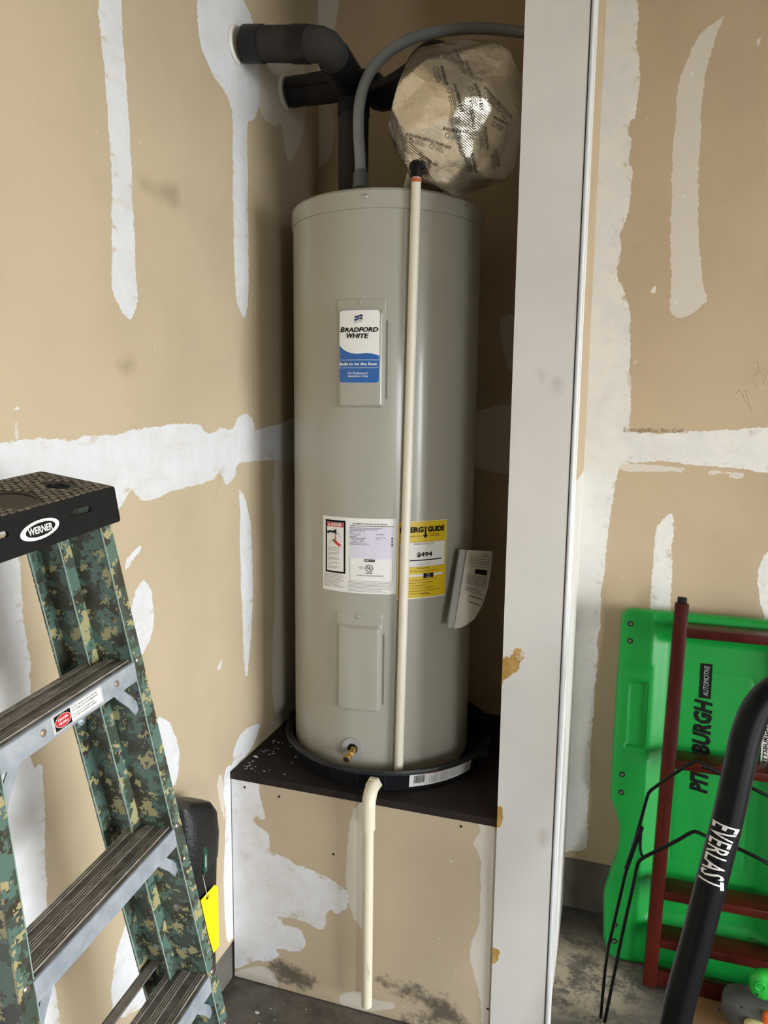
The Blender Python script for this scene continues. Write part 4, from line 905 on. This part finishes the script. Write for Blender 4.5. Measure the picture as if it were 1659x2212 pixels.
gt = tag(MB().rbox((gx-.001, g1[1]-.012, g1[2]), (gx+.004, g1[1]+.0035, g0[2]), .003).build('zip_tag', plain('dark_green_plastic', '0f4a3a', .3), case), 'dark green pull tag', 'tag') if False else MB().rbox((gx-.001, g1[1]-.013, g1[2]), (gx+.004, g1[1]+.0035, g0[2]), .0024).build('zip_tag', plain('dark_green_plastic', '0f4a3a', .3), case)
b = MB(); fgm = lambda u, v: (gx+.0044, g1[1]-.0048+v, (g0[2]+g1[2])/2+u); fine_print(b, fgm, -.018, .014, .0035, 3, .0026, .0011, 4, .2); b.build('tag_print', m_white, case, 0)
rg = hit(439, 1893, 0, gx); b = MB(); b.tube([(gx, rg[1]+.004*math.cos(t), rg[2]+.004*math.sin(t)) for t in np.linspace(0, 6.283, 17)], .0009, 6, False); b.build('zip_ring', m_zinc, case)
yx = .122; yp = [hit(x, y, 0, yx) for x, y in ((433, 1945), (463, 1911), (470, 1915), (473, 2043), (461, 2059), (452, 2028))]
yt = thing('paper_tag', 'bright yellow paper tag with an eyelet hanging behind the stepladder', 'tag', yp[4])
b = MB(); b.prism(yp, (.0007, 0, 0)); b.build('tag_card', plain('yellow_card', 'ffe800', .6, 0, .03), yt, 0)
ey = hit(448, 1938, 0, yx+.0008); b = MB(); b.disc(ey, (1, 0, 0), .0055, .0006, 18); b.build('eyelet', plain('brown_eyelet', '6a4326', .4), yt, 0)
b = MB(); b.disc(ey+A((.0007, 0, 0)), (1, 0, 0), .0024, .0002, 12); b.build('eyelet_hole', m_dark, yt, 0)
b = MB(); b.tube([ey+A((.001, 0, 0)), ey+A((.001, -.004, .012)), A((gx, rg[1], rg[2]-.004))], .0007, 5); b.build('tag_string', m_white, yt, 0)

# ------------------------------------------------------------------ green creeper leaning on the right wall
m_grn = NT('green_plastic'); _p = m_grn.pos(); m_grn.base(m_grn.mix(m_grn.noise(_p, 6, 3), lin('169a3e'), lin('128a34'))); m_grn.rough(.38); m_grn.bump(m_grn.noise(_p, 300, 3), .08, .001); m_grn = m_grn.m
GU = A((1., 0, 0)); GV = unit((0, .125, 1.05)); GN = np.cross(GU, GV); GO = A((1.292, 2.158, .0))+GV*.004
gp = lambda u, v, h: GO+u*GU+v*GV+h*GN
HG = 1.057
lp = []
for x, y in ((1309, 2058), (1302, 2030), (1303, 1935), (1320, 1882), (1335, 1838), (1337, 1790), (1329, 1752), (1318, 1728), (1321, 1650), (1330, 1500), (1337, 1400), (1342, 1330)):
    q = hitp(x, y, gp(0, 0, .036), GN); lp.append(((q-GO)@GV, (q-GO)@GU))
lvv, luu = zip(*lp)
def half(v):
    w = -float(np.interp(v, lvv, luu)); r = .03
    for e in (v, HG-v):
        if e < r: w -= r-math.sqrt(max(0, r*r-(r-e)**2))
    return w
def gh(u, v):
    a = abs(u); h = .040
    deck = min(1-ss(a, .125, .185), 1); deck *= ss(v, .10, .16)*(1-ss(v, .965, 1.0))
    h -= .028*deck
    h -= .011*ss(srr(a-.215, v-.745, .030, .10, .008), 0, .006)     # side trays
    h += .004*ss(a, .17, .185)*(1-ss(v, .60, .62)*(1-ss(v, .88, .90)))
    g = srr(u, v-.60, .100, .285, .02); h -= .0016*math.exp(-((g-.0)/.003)**2)
    return h
nu, nv = 120, 180
V_ = [HG*(.5-.5*math.cos(math.pi*j/nv))*.18+HG*(j/nv)*.82 for j in range(nv+1)]
front, back = [], []
for v in V_:
    w = max(half(v), .02)
    for i in range(nu+1):
        s = -1+2*i/nu; u = s*w; ed = (1-abs(s))*w; ee = min(ed, v+.0005, HG-v+.0005); r = .010
        h = gh(u, v)
        if ee < r: h = (h)*(.25+.75*math.sqrt(max(0, 1-(1-ee/r)**2)))
        front.append(gp(u, v, h)); back.append(gp(u, v, 0))
cells = []
for j in range(nv):
    for i in range(nu):
        v = (V_[j]+V_[j+1])/2; u = (-1+2*(i+.5)/nu)*half(v)
        if (-.075 < u < .075 and 1.000 < v < 1.022): continue
        if (.150 < u < .185 and .80 < v < .86): continue
        cells.append((i, j))
cs = set(cells); N = len(front); W_ = nu+1; fs = []
for i, j in cells:
    a = j*W_+i; q = (a, a+1, a+W_+1, a+W_); fs += [q, tuple(k+N for k in q[::-1])]
    for (di, dj), (p, r) in (((0, -1), (a, a+1)), ((1, 0), (a+1, a+W_+1)), ((0, 1), (a+W_+1, a+W_)), ((-1, 0), (a+W_, a))):
        if (i+di, j+dj) not in cs: fs.append((r, p, p+N, r+N))
crp = thing('mechanics_creeper', 'bright green plastic mechanics creeper board leaning against the back wall', 'creeper', GO)
b = MB(); b.add(front+back, fs); b.build('creeper_deck', m_grn, crp, 45)
m_steel = plain('dark_bolt', '2c3030', .45, .5)
for s in (-1, 1):
    for x, y in ((1362, 1347), (1361, 1384), (1344, 1672), (1342, 1711), (1328, 1996), (1327, 2032)):
        q = hitp(x, y, gp(0, 0, .042), GN); u, v = (q-GO)@GU, (q-GO)@GV
        b = MB(); b.disc(gp(s*-u, v, gh(abs(u), v)-.001), GN, .0085, .0018, 18, -.0005); b.build('bolt', m_steel, crp); b = MB(); b.disc(gp(s*-u, v, gh(abs(u), v)+.0008), GN, .0042, .0012, 6, .0); b.build('bolt', m_bolt, crp)
gm = lambda off: (lambda a, c: gp(c, a, .0095+off))
q0 = hitp(1498, 1715, gp(0, 0, .012), GN); q1 = hitp(1527, 1512, gp(0, 0, .012), GN); q2 = hitp(1530, 1434, gp(0, 0, .012), GN)
u0, v0, v1, v2 = (q1-GO)@GU-.012, (q0-GO)@GV, (q1-GO)@GV, (q2-GO)@GV
tm = lambda off: (lambda a, c: gp(u0+.006-c, v0+a, .0126+off))     # text runs up the board
b = MB(); text(b, tm(.0008), 'PITTSBURGH', (v1-v0)/2, 0, .062, w=(v1-v0)*.98, bold=.05, shear=.22)
rect(b, tm(.0006), v1-v0+.004, -.016, v2-v0, .016); b.build('lettering', m_black, crp, 0)
b = MB(); text(b, tm(.0011), 'AUTOMOTIVE', (v1+v2)/2-v0+.002, -.002, .021, w=(v2-v1)*.84, shear=.22); b.build('lettering', plain('grey_lettering', 'a7b0aa', .5), crp, 0)
ls = hitp(1657, 1610, gp(0, 0, .012), GN); lu, lvx = (ls-GO)@GU, (ls-GO)@GV
b = MB(); rect(b, lambda a, c: gp(lu+a, lvx+c, .0300), -.018, -.065, .0, .075); b.build('sticker', m_white, crp, 0); b = MB(); rect(b, lambda a, c: gp(lu+a, lvx+c, .0300), 0, -.065, .05, .075); b.build('sticker', plain('purple_label', '2a1a2c', .4, 0, .3, 40), crp, 0)
b = MB(); text(b, lambda a, c: gp(lu-.009-c, lvx+a, .0304), 'PITTSBURGH', .0, -.002, .016, w=.115, bold=.03, shear=.2); b.build('lettering', m_black, crp, 0)

# ------------------------------------------------------------------ dark red wooden step rack in front of it
m_cher = plain('cherry_stained_wood', '4e1b14', .3, 0, .3, 10, .1, 80, (1, 1, .15), '3a120c')
KB, KT = A((1.149, 2.052, 0)), A((1.178, 2.175, 1.118)); KV = unit(KT-KB); KU = A((1., 0, 0)); KU = unit(KU-KV*(KU@KV)); KN = np.cross(KU, KV); KL = float(np.linalg.norm(KT-KB))
rk = thing('wooden_step_rack', 'dark cherry wooden rack of five treads leaning on the green creeper', 'rack', KB)
kp = lambda u, v, n: KB+u*KU+v*KV+n*KN
KWd = .40
for o in (0, KWd):
    b = MB(); b.rbox((o-.0185, .004, -.022), (o+.0185, KL-.012, .012), .003, kp); b.build('side_post', m_cher, rk, 30)
    b = MB(); b.rbox((o-.012, KL-.013, -.016), (o+.012, KL+.004, .006), .002, kp); b.build('post_cap', m_rub, rk, 30)
def tread(px, py, dz=.026, dep=.075):
    q = hitp(px, py, kp(0, 0, .012), KN); v = (q-KB)@KV; z = (KB+KV*v)[2]; yfr = (KB+KV*v)[1]-.012
    xa = (KB+KV*v)[0]+.0175; xb = xa+KWd-.035
    b = MB(); b.rbox((xa, yfr, z-dz/2), (xb, yfr+dep, z+dz/2), .003); b.build('tread', m_cher, rk, 30)
for x, y in ((1482, 1368), (1447, 1650), (1417, 1931), (1406, 2034)): tread(x, y)
b = MB(); b.rbox((.0175, .01, -.02), (KWd-.0175, .055, .006), .003, kp); b.build('bottom_rail', m_cher, rk, 30)

# ------------------------------------------------------------------ bent black wire frame
m_wire = plain('black_wire_enamel', '0a0a0a', .4, 0, .3, 50)
WY = 1.885
wf = lambda pts: [hit(x, y, 1, WY) for x, y in pts]
rA = wf([(1297, 2206), (1310, 2061), (1328, 1986), (1355, 1868), (1382, 1781), (1397, 1724), (1402, 1710), (1418, 1698), (1461, 1668), (1498, 1645), (1512, 1644), (1530, 1655), (1557, 1670), (1600, 1690), (1690, 1735), (1705, 1760), (1718, 2300)])
rB = wf([(1306, 2208), (1328, 2091), (1346, 2001), (1367, 1910), (1376, 1862), (1383, 1850), (1418, 1832), (1461, 1811), (1490, 1793), (1503, 1790), (1524, 1801), (1590, 1825), (1659, 1859), (1690, 1880), (1702, 2300)])
rA[-1][2] = rB[-1][2] = .005; rA[0][2] = rB[0][2] = .005
rB = [q+A((0, -.012, 0)) for q in rB]
wfr = thing('wire_frame', 'thin bent black wire frame standing in front of the red wooden rack', 'wire frame', rA[0]-A((0, 0, .005)))
b = MB(); b.tube(rA, .0042, 10, True, 1); b.build('wire', m_wire, wfr); b = MB(); b.tube(rB, .0045, 10, True, 1); b.build('wire', m_wire, wfr)
b = MB(); b.tube([q-A((0, .006, 0)) for q in wf([(1353, 1873), (1370, 1825), (1386, 1784)])], .0060, 10); b.build('wire_sleeve', m_wire, wfr)
b = MB(); b.tube([q-A((0, .006, 0)) for q in wf([(1385, 1784), (1382, 1832), (1387, 1846)])], .0036, 8, True, 1); b.tube([q-A((0, .006, 0)) for q in wf([(1516, 1652), (1535, 1658), (1556, 1668)])], .006, 8); b.build('wire_link', m_wire, wfr)

# ------------------------------------------------------------------ padded tube stand with lettering
m_pad = plain('black_pad_vinyl', '0c0d10', .42, 0, .15, 20)
TD = 1.46; TR = .0292
pxp = [(1449, 2260), (1472, 2147), (1500, 2050), (1528, 1940), (1551, 1850), (1574, 1762), (1598, 1650), (1612, 1585), (1634, 1530), (1668, 1492), (1712, 1476), (1762, 1478), (1806, 1498), (1836, 1540), (1850, 1620)]
tp = [at(x, y, TD) for x, y in pxp]
dv_ = unit(tp[1]-tp[2]); foot = tp[0]+dv_*(tp[0][2]/-dv_[2]); foot2 = A((tp[-1][0]+.05, tp[-1][1]-.04, 0))
ev = thing('padded_tube_stand', 'black padded bent tube stand with white block lettering', 'exercise stand', foot)
b = MB(); b.tube([foot]+tp+[foot2], TR, 26, True, 2); b.build('padded_tube', m_pad, ev)
for q in (foot, foot2): b = MB(); b.lathe([(0, 0), (TR+.012, 0), (TR+.012, .012), (TR+.004, .03), (0, .03)], q, 24); b.build('tube_foot', m_rub, ev)
a_, c_ = at(1571, 1776, TD), at(1537, 1906, TD); ax = unit(c_-a_); LEN = float(np.linalg.norm(c_-a_))
tocam = -unit((a_+c_)/2-CAM); tocam = unit(tocam-ax*(tocam@ax)); sd = np.cross(ax, tocam); sd = sd if sd@RT > 0 else -sd
def tubemap(u, v):       # u along the tube downwards, v to the right round the tube
    an = v/TR; R = TR+.0011; return a_+ax*u+R*(math.cos(an)*tocam+math.sin(an)*sd)
gv, gf = glyphs('EVERLAST', .05, bold=.012, res=2, space=1.08)
xs = [q[0] for q in gv]; ys = [q[1] for q in gv]; x0, x1, y0, y1 = min(xs), max(xs), min(ys), max(ys)
b = MB()
def evm(x, y):
    t = (x-x0)/(x1-x0); s = (y-y0)/(y1-y0); k = (2*t-1)**2
    tall = .042+.016*k; return tubemap(LEN*t, -.026-.004*k+tall*s)
# subdivide glyph triangles so they hug the tube
bm = bmesh.new(); vv = [bm.verts.new((x, y, 0)) for x, y in gv]
for g in gf:
    try: bm.faces.new([vv[k] for k in g])
    except ValueError: pass
bmesh.ops.triangulate(bm, faces=bm.faces[:])
for _ in range(2): bmesh.ops.subdivide_edges(bm, edges=[e for e in bm.edges if abs(e.verts[0].co.y-e.verts[1].co.y) > .006], cuts=1)
bmesh.ops.triangulate(bm, faces=bm.faces[:]); bm.verts.index_update()
b.add([evm(v.co.x, v.co.y) for v in bm.verts], [tuple(v.index for v in g.verts) for g in bm.faces]); bm.free(); b.build('lettering', m_white, ev, 0)

# ------------------------------------------------------------------ floor clutter by the rack
cbp = [hit(x, y, 2, .002) for x, y in ((1478, 2158), (1556, 2150), (1640, 2260), (1455, 2290))]
b = MB(); b.prism(cbp, (0, 0, .004)); tag(b.build('cardboard_sheet', plain('brown_cardboard', '8a6a45', .85, 0, .2, 20), None, 0), 'piece of brown cardboard lying flat on the concrete under the toy', 'cardboard')
tb = hit(1612, 2215, 2, 0)
m_gpl = plain('grey_toy_plastic', '5c5c5a', .6, 0, .2, 12, .1, 200)
toy = thing('plastic_toy', 'grey plastic toy with a bright green arm and orange trim', 'toy', tb+A((0, 0, .0065)))
def sup(c, r, e=.6, n=28, m=16, rz=0):
    c = A(c); vs = []; fs = []; pw_ = lambda v, k: math.copysign(abs(v)**k, v)
    for j in range(m+1):
        p = -math.pi/2+math.pi*j/m
        for i in range(n):
            t = 2*math.pi*i/n; x, y, z = r[0]*pw_(math.cos(p), e)*pw_(math.cos(t), e), r[1]*pw_(math.cos(p), e)*pw_(math.sin(t), e), r[2]*pw_(math.sin(p), e)
            vs.append(c+A((x*math.cos(rz)-y*math.sin(rz), x*math.sin(rz)+y*math.cos(rz), z)))
    for j in range(m):
        for i in range(n): fs.append((j*n+i, j*n+(i+1) % n, (j+1)*n+(i+1) % n, (j+1)*n+i))
    return MB().add(vs, fs)
sup(tb+A((.02, .0, .048)), (.085, .055, .042), .65, rz=-.25).build('toy_body', m_gpl, toy, 50)
for x, y in ((1553, 2181), (1602, 2176), (1635, 2149)):
    d0 = ray(x, y); q = hitp(x, y, tb+A((0, -.053, .05)), (0, -1, .25)); b = MB(); b.disc(q, (0, -1, .25), .0035, .0008, 10); b.build('screw_recess', m_dark, toy, 0)
ga = hit(1648, 2120, 1, tb[1]-.01)
m_tg = plain('toy_green', '25b53c', .4)
sup(ga+A((.012, .0, -.006)), (.045, .022, .04), .7, rz=.1).build('toy_arm', m_tg, toy, 50)
b = MB(); b.tube([ga+A((-.010+.011*math.cos(t), -.0225, .0+.011*math.sin(t))) for t in np.linspace(0, 6.283, 25)], .0018, 6, False); b.disc(ga+A((-.010, -.022, 0)), (0, -1, 0), .006, .002, 16); b.build('toy_ring', m_tg, toy)
sup(hit(1657, 2200, 1, tb[1]-.05), (.012, .012, .018), .7).build('toy_trim', plain('toy_orange', 'e0651c', .4), toy, 50)
sup(hit(1632, 2216, 1, tb[1]-.06), (.028, .014, .014), .8).build('toy_wheel', plain('toy_cream', 'c9bd8a', .5), toy, 50)

# soft matt blacks and dull stain: little mirror gloss on foam, print, wire and wood
for _n, _v in (('black_pad_vinyl', .18), ('black_print', .15), ('black_wire_enamel', .2), ('cherry_stained_wood', .25), ('black_ladder_plastic', .25), ('black_rubber_elbow', .25), ('green_plastic', .35), ('grey_pipe_foam', .2), ('black_tape', .3)):
    bpy.data.materials[_n].node_tree.nodes['Principled BSDF'].inputs['Specular IOR Level'].default_value = _v
